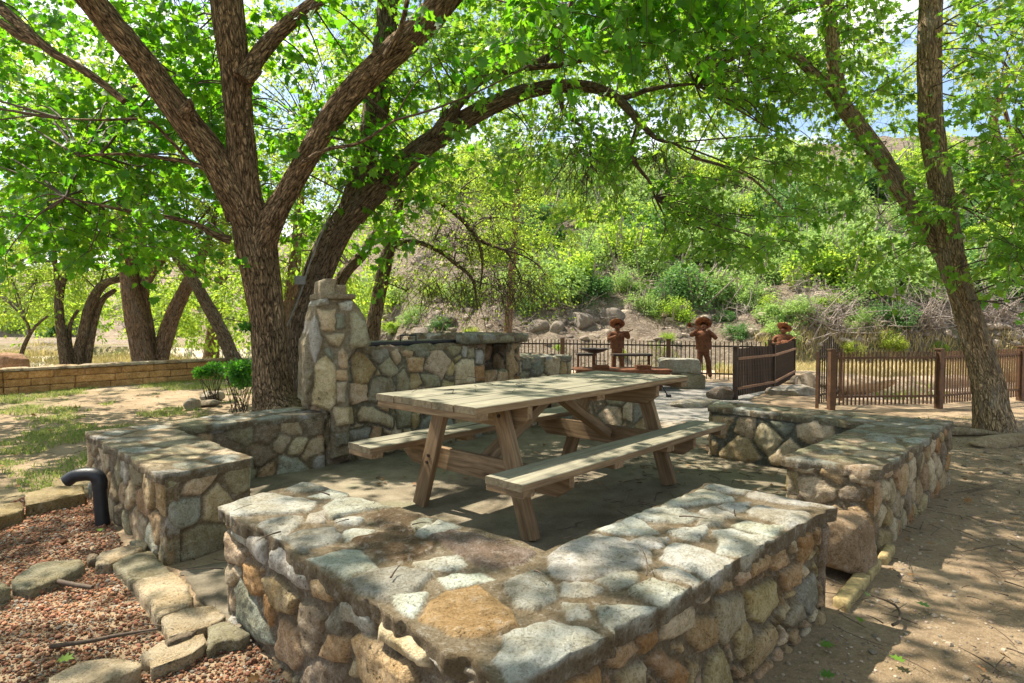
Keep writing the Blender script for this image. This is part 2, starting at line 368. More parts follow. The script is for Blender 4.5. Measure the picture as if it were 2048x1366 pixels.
def traced(lst, org, s, O, N, Uv, Vv):
    out = []
    for ch, pts in lst:
        q = [onplane(org[0] + x / s, org[1] + y / s, O, N) - O for x, y in pts]
        out.append((np.array([[p @ Uv, p @ Vv] for p in q]), ch))
    return out
def wall(name, label, poly, top, res=.012, topf=None, sidef=None, cap=.05, seed=0, let='cttvdy', group=None, z0=-.04, cell=.17, capres=None, sideres=None):
    """masonry wall with a flagstone coping, poly counter-clockwise"""
    t = thing(name, label, 'wall', group); poly = np.asarray(poly, float)
    a = Acc()
    relief(a, poly, (0, 0, top - .018), (1, 0, 0), (0, 1, 0), Z3, capres or res, topf or stones_field(vor=(.28, .19, 'wwgcv', .014), H=.004, seed=seed, bow=.003), skirt=cap, er=.026, wob=.021, seed=seed, skc=True)
    a.build('coping', M['stone'], t)
    a = Acc(); n = len(poly)
    for i in range(n):
        p0, p1 = poly[i], poly[(i + 1) % n]; d = (p1 - p0); L = np.hypot(*d); d = d / L; nrm = np.array([d[1], -d[0], 0.])
        O = np.array([p0[0], p0[1], z0]) - nrm * .018; H = top - cap * .6 - z0 - .012
        fld = (sidef or {}).get(i) or stones_field(vor=(cell * 1.15, cell, let, .008), H=.014, seed=seed * 7 + i, bow=.004, gain=1.15)
        ins = .02
        relief(a, [(ins, 0), (L - ins, 0), (L - ins, H), (ins, H)], O, (d[0], d[1], 0), Z3, nrm, (sideres or {}).get(i, res), fld, skirt=.06, er=.03, wob=.004, seed=seed + i)
    a.build('masonry', M['stone'], t)
    return t
def side_plane(poly, i, z0=-.04, off=-.01):
    p0, p1 = np.asarray(poly[i], float), np.asarray(poly[(i + 1) % len(poly)], float); d = p1 - p0; d = d / np.hypot(*d); n = np.array([d[1], -d[0], 0.])
    return np.array([p0[0], p0[1], z0]) + n * off, n, np.array([d[0], d[1], 0.]), Z3
# ------------------------------------------------------------------ terrain
PLAT = [(-80, -30), (80, -30), (80, 30), (16, 12.4), (7.8, 9.75), (5.9, 9.0), (4.75, 9.1), (5.0, 10.3), (6.1, 13.2), (2.5, 13.4), (-1.5, 14.2), (-5, 17), (-9, 24), (-30, 30), (-80, 32)]
def hgt(P):
    x, y = P[:, 0], P[:, 1]
    d = pdist(P, PLAT); d = np.where(pin(P, PLAT), 0, d)
    n = fbm(P, .35, 3, 4)
    dn = d + n * .8 * (d > 0)
    drop = -.95 * sst(dn, 0, 3.2) * sst(d, 0, .25)
    q = drop * 5; lad = (np.floor(q) + sst(q - np.floor(q), .55, .9)) / 5
    drop = np.where(d > 0, lad * .8 + drop * .2, 0)
    r = x / np.maximum(y, 1.)
    y0 = 27 + 45 * sst(-r, .12, .5) + n * 1.2
    up = np.maximum(y - y0, 0)
    zr = 16.5 + 3 * sst(r, .2, .8) - 8 * sst(-r, .0, .7)
    hill = np.minimum(up * .52, zr + (up * .52 - zr) * .06) + (1.1 * sst(up, .0, 1.6)) * sst(r, .3, .5) + .35 * sst(up, 0, .8)
    hill = hill + fbm(P, .22, 8, 4) * 1.1 * sst(up, 0, 6) + fbm(P, .9, 18, 3) * .35 * sst(up, 0, 3)
    left = -.35 * sst(-x, 6, 9) * sst(y, 13, 18) * (d == 0)
    return np.where(d > 0, drop, left) + hill + fbm(P, 1.6, 5, 3) * .012 + fbm(P, .5, 6, 2) * .03 * sst(np.hypot(x - .5, y - 4), 4, 7)
def axis(lo, a, b, hi, f, g):
    m = list(np.arange(a, b, f)); s = f; v = a
    L = []
    while v > lo: s = min(s * g, 4); v -= s; L.append(v)
    s = f; v = m[-1]; Rr = []
    while v < hi: s = min(s * g, 4); v += s; Rr.append(v)
    return np.array(L[::-1] + m + Rr)
def terrain():
    gx = axis(-160, -9, 10, 160, .11, 1.035); gy = axis(-25, -1, 15, 240, .11, 1.018)
    X, Y = np.meshgrid(gx, gy); P = np.column_stack([X.ravel(), Y.ravel()]); z = hgt(P) - .012
    nx, ny = len(gx), len(gy)
    x, y = P.T; r = x / np.maximum(y, 1)
    n = fbm(P, .8, 41, 4); n2 = fbm(P, 3., 43, 3)
    col = np.tile(np.array([.37, .28, .18]), (len(P), 1))
    def mixc(m, c):
        nonlocal col; m = np.clip(m, 0, 1)[:, None]; col = col * (1 - m) + np.array(c) * m
    mixc(sst(n2, -.1, .5) * .6, (.24, .17, .115))
    mixc(sst(x, -.5, .6) * sst(-y, -7.5, -5.5) * .45, (.26, .195, .12))  # near right dirt browner: its shaded tone is put into the colour
    lawn = sst(-x, 1.5, 3.2) * sst(y, 3.2, 4.5) * sst(-y, -13, -12)
    mixc(lawn * sst(n, -.15, .3) * .35, (.17, .19, .06)); mixc(lawn * .5 * (1 - sst(n, -.15, .3)), (.38, .29, .19))
    far = sst(y, 10, 12.5) * sst(-x, 2, 5)
    mixc(far * .85, (.52, .44, .26)); mixc(far * sst(n2, 0, .3) * .7, (.36, .36, .13)); mixc(far * sst(fbm(P, .25, 77, 3), .05, .2), (.62, .54, .44))
    d = np.where(pin(P, PLAT), 0, pdist(P, PLAT)); cre = sst(d, .1, .6)
    mixc(cre, (.50, .40, .28)); mixc(cre * sst(n2, 0, .4) * .7, (.34, .31, .29)); mixc(cre * sst(fbm(P, .3, 79, 3), .1, .3) * sst(d, 8, 12) * .9, (.42, .38, .16))
    hl = sst(y, 25.5, 28) * (1 - sst(-r, .2, .5))
    mixc(hl, (.35, .285, .205)); mixc(hl * sst(n, .0, .35) * .7, (.24, .19, .155)); mixc(hl * sst(n2, .1, .5) * .6, (.56, .45, .33)); mixc(hl * sst(fbm(P, .5, 90, 3), .1, .4) * .6, (.22, .25, .10))
    V = np.column_stack([x, y, z]); j, i = np.meshgrid(np.arange(ny - 1), np.arange(nx - 1), indexing='ij'); a = (j * nx + i).ravel()
    F = np.column_stack([a, a + 1, a + nx + 1, a + nx]); cy_ = y[a]
    hm = cy_ > 26
    A = Acc(); A.add(V, F[~hm], col); tag(A.build('ground', M['ground']), kind='structure')
    u = np.unique(F[hm]); mp_ = -np.ones(len(V), int); mp_[u] = np.arange(len(u))
    A = Acc(); A.add(V[u], mp_[F[hm]], col[u]); tag(A.build('hillside', M['hill'] if 'hill' in M else M['ground']), kind='structure')
def m_hill():
    t = NT('hill_soil'); v = t.obj(); c = t.attr().outputs['Color']
    n1 = t.noise(v, 1.6, 8, .7); n2 = t.noise(v, 9, 6, .75)
    c1 = t.mix(t.ramp(n1, [(.4, .8), (.6, 0.)]), c, t.mix(1., c, (.5, .45, .42), 'MULTIPLY'))
    c1 = t.mix(t.math('MULTIPLY', t.ramp(n2, [(.5, 0.), (.62, 1.)]), .7), c1, (.5, .42, .33))
    c1 = t.mix(t.math('MULTIPLY', t.ramp(n2, [(.3, 1.), (.42, 0.)]), .8), c1, (.07, .055, .05))
    return t.principled(c1, .95, t.bump(t.math('ADD', n1, n2), 1., .4), spec=.1)
M['hill'] = m_hill()
terrain()
# ------------------------------------------------------------------ patio slab and path
def sheet(name, poly, z, res, fieldcol, mat, amp=.003, skirt=.03, label=None):
    a = Acc()
    def f(P):
        return fbm(P, 3, 60, 4) * amp * 2, np.column_stack([fieldcol(P), np.ones(len(P))])
    relief(a, poly, (0, 0, z), (1, 0, 0), (0, 1, 0), Z3, res, f, skirt=skirt, er=.03, wob=.03, seed=61)
    return tag(a.build(name, mat), kind='structure')
def ccol(P):
    n = fbm(P, .9, 101, 4); c = np.tile(np.array([.19, .16, .11]), (len(P), 1))
    c = c * (1 + .5 * n[:, None]); m = sst(fbm(P, 1.8, 103, 4), .05, .4)[:, None]; c = c * (1 - m * .4)
    m = sst(fbm(P, 3.5, 105, 3), .2, .45)[:, None] * .5; return np.clip(c * (1 - m) + np.array([.15, .16, .09]) * m, .02, .8)
def m_conc():
    t = NT('old_concrete'); v = t.obj(); c = t.attr().outputs['Color']
    n1 = t.noise(v, 5, 8, .7); n2 = t.noise(v, 55, 5, .7)
    c1 = t.mix(t.ramp(n1, [(.35, .75), (.6, 0.)]), c, t.mix(1., c, (.5, .47, .4), 'MULTIPLY'))
    c1 = t.mix(t.math('MULTIPLY', t.ramp(n2, [(.55, 0.), (.7, 1.)]), .4), c1, (.34, .29, .22))
    ed = t.n('TexVoronoi', {'Vector': t.n('VectorMath', {0: v, 1: t.n('VectorMath', {0: t.n('TexNoise', {'Vector': v, 'Scale': 2.5, 'Detail': 4.}).outputs['Color'], 'Scale': .35}, operation='SCALE').outputs[0]}, operation='ADD').outputs[0], 'Scale': .9}, feature='DISTANCE_TO_EDGE').outputs['Distance']
    ck = t.ramp(ed, [(.0, 1.), (.008, 0.)]); c1 = t.mix(t.math('MULTIPLY', t.math('MULTIPLY', ck, .7), t.ramp(t.noise(v, .8, 2), [(.55, 0.), (.62, 1.)])), c1, (.03, .025, .02))
    c1 = t.mix(t.ramp(t.noise(v, 90, 4, .8), [(.35, .6), (.5, 0.)]), c1, t.mix(1., c1, (.5, .45, .38), 'MULTIPLY'))
    return t.principled(c1, .85, t.bump(t.math('SUBTRACT', n2, ck), .5, .006), spec=.25)
M['conc'] = m_conc()
sheet('patio', [(-2.35, 4.35), (-1.3, 3.1), (-1.62, 2.95), (-1.05, 2.35), (-.6, 2.3), (.1, 1.75), (.95, 2.7), (1.0, 2.95), (1.45, 3.35), (1.7, 3.6), (2.5, 4.5), (1.9, 5.3), (1.55, 6.2), (.6, 7.1), (-.3, 6.6), (-1.6, 5.3)], 0.0, .06, ccol, M['conc'])
def pcol(P):
    n = fbm(P, 1.2, 111, 4); c = np.tile(np.array([.25, .235, .215]), (len(P), 1)) * (1 + .35 * n[:, None]); m = sst(-P[:, 1], -7.6, -6.4)[:, None]
    return np.clip(c * (1 - m) + np.array([.40, .31, .21]) * m, .02, .8)
sheet('path', [(1.62, 5.95), (2.3, 5.75), (3.1, 6.8), (3.5, 9.2), (4.9, 11.1), (3.9, 11.6), (2.0, 12.2), (-.5, 12.6), (-1.2, 9.4), (.9, 7.6)], .004, .07, pcol, M['conc'])
def ico(sub):
    t = (1 + 5 ** .5) / 2; V = np.array([(-1, t, 0), (1, t, 0), (-1, -t, 0), (1, -t, 0), (0, -1, t), (0, 1, t), (0, -1, -t), (0, 1, -t), (t, 0, -1), (t, 0, 1), (-t, 0, -1), (-t, 0, 1)], float)
    F = np.array([(0, 11, 5), (0, 5, 1), (0, 1, 7), (0, 7, 10), (0, 10, 11), (1, 5, 9), (5, 11, 4), (11, 10, 2), (10, 7, 6), (7, 1, 8), (3, 9, 4), (3, 4, 2), (3, 2, 6), (3, 6, 8), (3, 8, 9), (4, 9, 5), (2, 4, 11), (6, 2, 10), (8, 6, 7), (9, 8, 1)])
    V /= np.linalg.norm(V[0])
    for _ in range(sub):
        E = np.sort(np.concatenate([F[:, [0, 1]], F[:, [1, 2]], F[:, [2, 0]]]), 1); u, inv = np.unique(E, axis=0, return_inverse=True); inv = inv.ravel()
        m = V[u].mean(1); m /= np.linalg.norm(m, axis=1)[:, None]; n = len(V); V = np.concatenate([V, m]); k = len(F); a, b, c = n + inv[:k], n + inv[k:2 * k], n + inv[2 * k:]
        F = np.concatenate([np.column_stack([F[:, 0], a, c]), np.column_stack([F[:, 1], b, a]), np.column_stack([F[:, 2], c, b]), np.column_stack([a, b, c])])
    return V, F
ICO = [ico(k) for k in range(5)]
def unit_(v): return v / np.linalg.norm(v)
def rockV(s, seed, sub=3, rough=.25, rot=0., pw=.85):
    V, F = ICO[sub]; V = V * (1 + rough * fbm(V, 1.3, seed, 4)[:, None]); 
    rq = np.random.default_rng(seed + 999)
    for _ in range(11):
        nn_ = unit_(rq.normal(0, 1, 3)); dd_ = rq.uniform(.62, .9); V = V - np.maximum(0, V @ nn_ - dd_)[:, None] * nn_ * .92
    V = np.sign(V) * np.abs(V) ** pw * np.array(s) * 1.12; V = V + np.column_stack([fbm(V, 9, seed + k, 3) for k in range(3)]) * .04 * min(s)
    return V @ np.array(Matrix.Rotation(rot, 3, 'Z')).T, F
# ------------------------------------------------------------------ low masonry walls
NW = [(-1.19, 2.505), (-.015, 1.262), (1.31, 2.51), (.925, 2.865), (.126, 2.03), (-.972, 2.88)]
A_ = ((430, 940), 3.2067); B_ = ((680, 880), 2.81); C_ = ((1348, 880), 2.81)
topA = [('w', [(48,195),(150,150),(300,122),(450,150),(560,155),(655,180),(590,245),(420,250),(200,262),(120,265),(50,215)]),
('g', [(450,105),(520,75),(640,55),(740,90),(640,112),(520,120)]), ('w', [(600,140),(740,98),(880,128),(760,158)]),
('w', [(695,205),(780,160),(920,140),(1060,180),(1160,205),(940,235),(860,250),(740,290),(700,240)]), ('w', [(578,310),(610,268),(705,255),(695,308)]),
('w', [(262,330),(330,290),(560,285),(545,320),(390,420),(300,370)]), ('g', [(420,400),(560,360),(760,350),(825,400),(740,440),(600,470),(570,500)]),
('w', [(775,305),(860,285),(945,290),(905,328),(830,320)]), ('w', [(835,370),(900,360),(1025,368),(960,400),(850,425)]),
('w', [(605,540),(820,472),(920,480),(1045,600),(890,625),(850,665)]), ('b', [(890,420),(960,390),(1150,375),(1390,440),(1400,490),(1200,550),(1050,530),(960,460)]),
('b', [(960,270),(1130,225),(1300,265),(1250,330),(1270,385),(1090,370),(1060,300)]), ('g', [(1240,330),(1330,282),(1400,290),(1350,340),(1280,370)]),
('w', [(1300,390),(1350,340),(1440,295),(1565,340),(1420,385),(1340,400)]), ('w', [(1275,570),(1440,530),(1560,510),(1605,570),(1550,610),(1300,595)]),
('g', [(880,680),(990,620),(1180,600),(1390,630),(1290,730),(1130,800),(1050,800),(930,740)]), ('w', [(1432,655),(1560,630),(1700,625),(1790,655),(1620,700),(1500,718)]),
('w', [(1130,790),(1240,760),(1355,750),(1330,810),(1265,900),(1180,850)])]
topB = [('q', [(445,975),(520,870),(640,820),(770,795),(870,860),(960,930),(1000,1000),(880,1050),(740,1065),(640,1060),(560,1010)]),
('p', [(510,520),(620,488),(760,510),(1000,570),(1095,610),(1020,660),(880,685),(760,660),(660,600),(590,570)]),
('w', [(1175,630),(1230,590),(1340,540),(1450,505),(1600,530),(1740,600),(1750,650),(1640,700),(1480,740),(1330,752),(1200,735),(1180,690)]),
('g', [(920,765),(1000,730),(1100,695),(1190,770),(1215,850),(1160,880),(1080,920),(1000,900),(940,800)]), ('w', [(1255,770),(1340,765),(1475,805),(1410,840),(1250,835)]),
('w', [(1440,765),(1560,715),(1665,710),(1660,770),(1560,800)]), ('w', [(1250,885),(1380,890),(1405,960),(1290,965)]), ('w', [(1438,905),(1780,905),(1740,960),(1550,1080),(1500,1020)]),
('w', [(870,1195),(925,1140),(925,1070),(1100,1000),(1200,975),(1380,1030),(1530,1090),(1400,1190),(1180,1290),(1050,1345),(990,1345),(920,1260)]),
('w', [(1620,820),(1760,755),(1950,810),(1900,860),(1810,910),(1720,870)]), ('w', [(1465,485),(1650,425),(1790,495),(1700,510),(1560,500)]), ('w', [(1630,545),(1730,512),(1850,530),(1790,580),(1700,580)])]
topC = [('w', [(0,325),(170,262),(325,305),(330,325),(200,330),(60,350),(-80,365),(-60,340)]), ('w', [(185,245),(250,220),(340,225),(430,250),(380,285),(230,270)]),
('w', [(400,290),(450,265),(580,275),(880,330),(860,350),(640,335),(440,305)]), ('w', [(140,380),(230,360),(340,400),(280,420),(190,405)]), ('w', [(250,350),(330,335),(430,330),(390,375),(320,380)]),
('w', [(415,375),(480,352),(640,370),(760,390),(740,420),(650,470),(560,435),(430,400)]), ('w', [(325,460),(400,432),(520,450),(620,465),(545,515),(480,505)]),
('w', [(-232,410),(-127,360),(20,368),(150,405),(80,440),(-60,440),(-177,430)]), ('g', [(150,415),(220,405),(290,435),(200,465),(140,450)]), ('w', [(0,480),(110,470),(185,460),(180,500),(120,540),(0,510),(-30,490)]),
('w', [(230,500),(330,485),(540,530),(545,545),(440,620),(390,630),(245,600),(260,560)]), ('w', [(0,555),(120,570),(330,635),(200,750),(100,700),(0,660),(-70,640),(-40,570)]),
('w', [(-122,710),(-47,682),(20,685),(125,745),(100,780),(0,750),(-40,745)])]
Ot = np.array([0, 0, .46]); XX, YY = np.array([1., 0, 0]), np.array([0, 1., 0])
tp = traced(topA, *A_, Ot, Z3, XX, YY) + traced(topB, *B_, Ot, Z3, XX, YY) + traced(topC, *C_, Ot, Z3, XX, YY)
sideL = [('w', [(115,385),(150,325),(212,370),(205,490),(120,420)]), ('w', [(225,410),(320,470),(325,600),(250,555),(218,480)]), ('w', [(365,500),(400,490),(605,640),(605,765),(560,745),(370,620)]),
('c', [(75,400),(115,440),(185,540),(160,610),(75,580),(65,450)]), ('c', [(50,620),(130,625),(160,680),(100,750),(55,700)]), ('o', [(185,590),(265,640),(300,780),(235,800),(190,700)]),
('t', [(320,690),(400,700),(520,830),(490,920),(430,900),(360,800)]), ('g', [(130,760),(160,690),(260,880),(340,1050),(380,1130),(250,1080),(150,960)]), ('o', [(325,790),(375,870),(370,1000),(320,930)]),
('t', [(390,1150),(425,960),(510,1030),(560,1200),(510,1270),(400,1200)]), ('d', [(535,1000),(560,850),(640,880),(690,950),(640,1200),(580,1180)]), ('t', [(635,680),(700,670),(770,760),(740,850),(660,800)]),
('t', [(685,1180),(730,1050),(860,1080),(840,1230),(760,1230)]), ('g', [(730,970),(790,880),(850,960),(830,1060),(740,1040)]), ('w', [(805,880),(850,775),(990,860),(995,1050),(870,960),(820,940)]),
('t', [(900,1070),(970,1050),(1120,1180),(1250,1260),(1290,1366),(1250,1500),(1000,1520)]), ('d', [(555,1340),(640,1220),(740,1230),(830,1300),(820,1420),(700,1500),(580,1460)]),
('c', [(1070,900),(1230,960),(1370,1080),(1360,1250),(1180,1160),(1065,1075)]), ('w', [(1385,1090),(1420,1080),(1640,1180),(1650,1290),(1520,1310),(1385,1200)]), ('c', [(1690,1240),(1830,1310),(1830,1400),(1720,1380)])]
pl0 = side_plane(NW, 0)
sL = traced(sideL, *A_, pl0[0], pl0[1], pl0[2], pl0[3])
sideR = [('t', [(415,700),(530,630),(540,690),(430,770)]), ('t', [(540,700),(610,640),(615,690),(570,725)]), ('o', [(680,520),(740,505),(770,580),(740,650),(690,720),(700,600)]), ('t', [(560,600),(605,570),(605,630),(550,680)]),
('t', [(240,800),(300,760),(310,830),(250,850)]), ('c', [(340,740),(400,715),(410,770),(360,810)]), ('c', [(130,860),(205,830),(190,890),(160,910)]), ('c', [(-65,1010),(0,960),(70,910),(115,960),(110,1050),(0,1110),(-60,1120)]),
('y', [(400,860),(560,800),(575,900),(500,1020),(430,1000)]), ('t', [(600,760),(690,700),(690,800),(620,840)]), ('g', [(700,830),(790,760),(800,900),(760,980),(700,920)]), ('v', [(230,900),(380,880),(390,1000),(280,1140),(230,1100)]),
('y', [(80,1100),(120,1010),(230,1000),(230,1130),(150,1190)]), ('y', [(340,1100),(385,1010),(435,1080),(430,1190),(370,1240)]), ('y', [(440,1130),(540,1040),(570,1100),(520,1200),(400,1320)]), ('y', [(180,1330),(200,1230),(260,1180),(300,1260),(320,1366),(180,1400)]),
('v', [(620,1020),(700,910),(725,990),(650,1050)]), ('o', [(10,1230),(60,1300),(40,1366),(-20,1366),(-40,1300)]), ('d', [(820,500),(870,460),(900,520),(905,800),(860,900),(830,780)]),
('o', [(-187,1200),(-197,1120),(-112,1035),(-107,1120),(-137,1180)]), ('t', [(-372,1245),(-337,1160),(-237,1130),(-207,1180),(-317,1270)]), ('o', [(-587,1366),(-427,1280),(-427,1380),(-560,1430)]), ('c', [(-317,1310),(-177,1270),(-187,1400),(-307,1420)]), ('t', [(-147,1240),(-77,1180),(3,1260),(-27,1340)])]
pl1 = side_plane(NW, 1)
sR = traced(sideR, *C_, pl1[0], pl1[1], pl1[2], pl1[3])
near_wall = wall('stone_wall', 'L-shaped low stone wall nearest the camera with its corner in front', NW, .46, .012,
    stones_field(polys=tp, H=.008, seed=3, bow=.004, gain=1.18), {0: stones_field(polys=sL, H=.018, seed=4, bow=.006, gain=1.3, mort=(.27, .22, .155), vor=(.10, .08, 'ctwc', .007)), 1: stones_field(polys=sR, H=.018, seed=5, bow=.006, gain=1.2, mort=(.25, .205, .135), vor=(.10, .08, 'tcyt', .007))},
    seed=3, capres=.006, sideres={0: .0065, 1: .0065}, cap=.055)
LW = [(-2.89, 4.18), (-1.70, 3.0), (-1.42, 3.40), (-2.35, 4.30), (-1.50, 5.02), (-1.88, 5.40)]
wall('stone_wall', 'L-shaped low stone wall on the left beside the black pipe', LW, .46, .012, None, None, seed=12, let='cctvwd', cell=.17, capres=.010, sideres={0: .009, 1: .009})
RW = [(1.50, 3.42), (1.84, 3.10), (3.28, 4.60), (1.86, 5.76), (1.72, 5.42), (2.58, 4.52)]
O5 = side_plane(RW, 4)
E_ = ((1360, 780), 3.4133)
sideB = [('c', [(370,280),(400,190),(510,190),(505,300),(480,330)]), ('c', [(500,340),(545,210),(600,240),(695,340),(600,450)]), ('g', [(620,210),(780,230),(720,310),(660,270)]), ('c', [(795,250),(900,220),(1040,240),(1050,330),(880,370),(800,320)]),
('t', [(260,430),(400,315),(470,340),(550,470),(430,500),(270,460)]), ('c', [(600,460),(750,335),(810,400),(720,520),(620,500)]), ('t', [(195,180),(370,190),(330,240),(300,330),(190,290)]), ('t', [(190,350),(250,360),(245,440),(195,440)])]
sB = traced(sideB, *E_, O5[0], O5[1], O5[2], O5[3])
wall('stone_wall', 'L-shaped low stone wall on the right with yellow strips at its foot', RW, .46, .012, None,
    {4: stones_field(polys=sB, H=.012, seed=21, bow=.012, mort=(.17, .165, .13), gain=1.2)}, seed=22, let='ottdycc', cell=.14, capres=.010, sideres={0: .009, 1: .009})
wall('stone_wall', 'short low stone wall behind the far end of the picnic table', [(.62, 7.35), (.42, 7.05), (1.22, 6.25), (1.5, 6.5)], .46, .016, seed=31, let='ctvgd', cell=.2)
# ------------------------------------------------------------------ barbecue pit with chimney
bb = thing('barbecue_pit', 'stone barbecue pit with tapering chimney, firebox opening and black lid', 'barbecue')
a47 = R(47); du = np.array([math.cos(a47), math.sin(a47), 0]); dn_ = np.array([du[1], -du[0], 0]); P0 = np.array([-1.5, 5.05, 0.])
D_ = ((580, 540), 4.27)
wst = [('y', [(535,760),(560,700),(630,710),(725,840),(660,970),(560,970),(540,860)]), ('g', [(690,670),(840,665),(845,740),(770,800),(710,760)]), ('c', [(865,690),(915,670),(950,750),(920,810),(880,740)]), ('v', [(770,830),(850,745),(925,850),(920,890),(850,910),(800,880)]),
('t', [(960,700),(1000,680),(1055,700),(1040,735),(975,735)]), ('g', [(1080,660),(1170,645),(1205,710),(1170,750),(1090,730)]), ('t', [(1000,750),(1145,750),(1130,870),(1020,865)]), ('c', [(1150,840),(1200,690),(1300,690),(1375,770),(1340,860),(1300,930),(1240,880)]),
('v', [(1340,670),(1380,645),(1465,650),(1460,690),(1400,735)]), ('y', [(1345,850),(1390,780),(1415,840),(1390,895),(1350,890)]), ('c', [(1420,820),(1470,765),(1570,765),(1580,960),(1420,975)]), ('w', [(1470,645),(1515,645),(1505,740),(1480,740)]), ('v', [(1520,650),(1570,650),(1580,740),(1520,740)]),
('w', [(1590,690),(1650,690),(1650,800),(1595,795)]), ('o', [(1580,830),(1660,820),(1670,940),(1590,950)]), ('v', [(1125,900),(1270,895),(1285,990),(1170,1005)]), ('y', [(1035,890),(1100,890),(1130,970),(1070,1020),(1040,1010)]), ('v', [(930,900),(980,850),(1030,980),(1020,1035),(930,1030)]),
('v', [(665,1110),(710,930),(860,920),(905,1010),(880,1060),(740,1060),(740,1130),(690,1120)]), ('c', [(510,1110),(515,975),(655,985),(660,1110),(530,1155)]), ('c', [(585,1230),(620,1175),(700,1175),(880,1260),(880,1345),(740,1300),(600,1290)]),
('v', [(915,1200),(1035,1200),(1025,1330),(940,1345)]), ('y', [(1040,1230),(1110,1215),(1100,1320),(1060,1366),(1040,1300)]), ('g', [(1130,1290),(1230,1230),(1230,1366),(1110,1366)]), ('c', [(370,1170),(530,1180),(545,1310),(400,1325),(370,1240)]),
('c', [(390,1366),(480,1366),(470,1480),(380,1480)]), ('g', [(500,1380),(690,1350),(660,1440),(520,1460)]), ('d', [(370,1500),(500,1500),(520,1620),(400,1640)])]
Ow = P0 - dn_ * .0; w1 = traced(wst, *D_, Ow, dn_, du, Z3)
a = Acc()
relief(a, [(0, -.03), (1.80, -.03), (1.80, .955), (0, .945)], Ow - dn_ * .012, du, Z3, dn_, .009, stones_field(polys=w1, H=.016, seed=41, bow=.012, mort=(.20, .18, .125), gain=1.25, vor=(.19, .17, 'cvtgy', .012)), skirt=.10, er=.02, wob=.004, seed=41)
relief(a, [(0, 0), (1.8, 0), (1.8, -.14), (0, -.14)], P0 + Z3 * .955, du, dn_, Z3, .02, stones_field(vor=(.3, .3, 'dv', .01), H=.004, seed=42), skirt=.05, er=.02, seed=42)   # rim
relief(a, [(.0, -.03), (.42, -.03), (.42, .95), (0, .95)], P0 - dn_ * .42, -dn_ * -1, Z3, -du, .03, stones_field(vor=(.2, .18, 'ctvd', .01), H=.02, seed=43), skirt=.1, seed=43)
relief(a, [(0, -.03), (1.8, -.03), (1.8, .95), (0, .95)], P0 - dn_ * .40, du, Z3, -dn_, .03, stones_field(vor=(.2, .18, 'ctvd', .01), H=.02, seed=44), skirt=.1, seed=44)
a.build('pit_wall', M['stone'], bb)
# firebox recess: two piers, back, cap slab, counter
def block(acc, u0, u1, v0, v1, z0, z1, seed, res=.016, let='ctvd', top=True, cell=.16):
    """masonry block in the pit's frame: u along the wall, v behind its front"""
    for (O, Ud, Nn, L) in ((P0 + du * u0 - dn_ * v0, du, dn_, u1 - u0), (P0 + du * u1 - dn_ * v0, -dn_, du, v1 - v0), (P0 + du * u1 - dn_ * v1, -du, -dn_, u1 - u0), (P0 + du * u0 - dn_ * v1, dn_, -du, v1 - v0)):
        relief(acc, [(.0, z0), (L, z0), (L, z1), (0, z1)], O - Nn * .015, Ud, Z3, Nn, res, stones_field(vor=(cell * 1.1, cell, let, .008), H=.018, seed=seed, mort=(.18, .165, .13)), skirt=.05, er=.03, seed=seed); seed += 1
    if top: relief(acc, [(0, 0), (u1 - u0, 0), (u1 - u0, v1 - v0), (0, v1 - v0)], P0 + du * u0 - dn_ * v0 + Z3 * (z1 - .01), du, -dn_, Z3, res, stones_field(vor=(.3, .22, 'wgvd', .012), H=.006, seed=seed), skirt=.05, er=.025, wob=.012, seed=seed)
a = Acc(); block(a, 1.80, 2.32, .28, .7, -.03, .95, 50, let='tdot'); block(a, 2.17, 2.34, .0, .28, .0, .95, 56, let='ttdo', cell=.3); block(a, 1.8, 2.17, .02, .3, -.03, .66, 62, let='dtc', cell=.28)
a.build('firebox', M['stone'], bb)
a = Acc(); block(a, 1.45, 2.40, -.06, .8, .95, 1.045, 68, let='vdg', cell=.5); a.build('cap_slab', M['stone'], bb)
a = Acc(); block(a, 2.34, 3.32, .05, .75, -.03, .76, 74, let='cvtgc', cell=.2); a.build('counter', M['stone'], bb)
# chimney: silhouette facing the seats
ach = R(26); cu_ = np.array([math.cos(ach), math.sin(ach), 0]); cn = np.array([cu_[1], -cu_[0], 0]); Oc = P0 + np.array([.02, -.03, 0])
sil = [(118,1130),(120,960),(125,640),(165,520),(190,400),(215,290),(235,235),(380,225),(535,240),(600,330),(650,450),(690,630),(640,660),(560,665),(500,760),(500,1000),(510,1260),(520,1580),(360,1620),(345,1230),(330,1200),(190,1150)]
cs_ = [('c', [(235,340),(340,350),(380,335),(375,520),(270,510)]), ('g', [(390,385),(450,380),(455,490),(400,500)]), ('v', [(510,380),(560,370),(640,450),(660,640),(520,670),(505,640),(525,520)]), ('c', [(300,560),(455,545),(440,600),(410,655),(340,620)]),
('w', [(165,480),(210,400),(265,590),(210,800),(180,700)]), ('w', [(415,290),(530,260),(520,345),(430,345)]), ('w', [(215,300),(230,250),(310,240),(325,290),(240,300)]), ('c', [(215,800),(300,735),(385,830),(380,1130),(330,1200),(190,1150),(200,1000)]),
('d', [(122,900),(185,860),(175,970),(150,1050),(125,1050)]), ('c', [(410,700),(440,675),(500,740),(500,830),(440,840),(415,810)]), ('t', [(395,860),(480,860),(480,940),(400,930)]), ('c', [(395,960),(465,955),(460,1125),(400,1120)]), ('g', [(290,680),(330,670),(360,720),(350,770),(300,730)]),
 ('c', [(370,1170),(500,1180),(510,1310),(400,1325),(370,1240)]), ('g', [(385,1400),(480,1390),(480,1480),(390,1500)])]
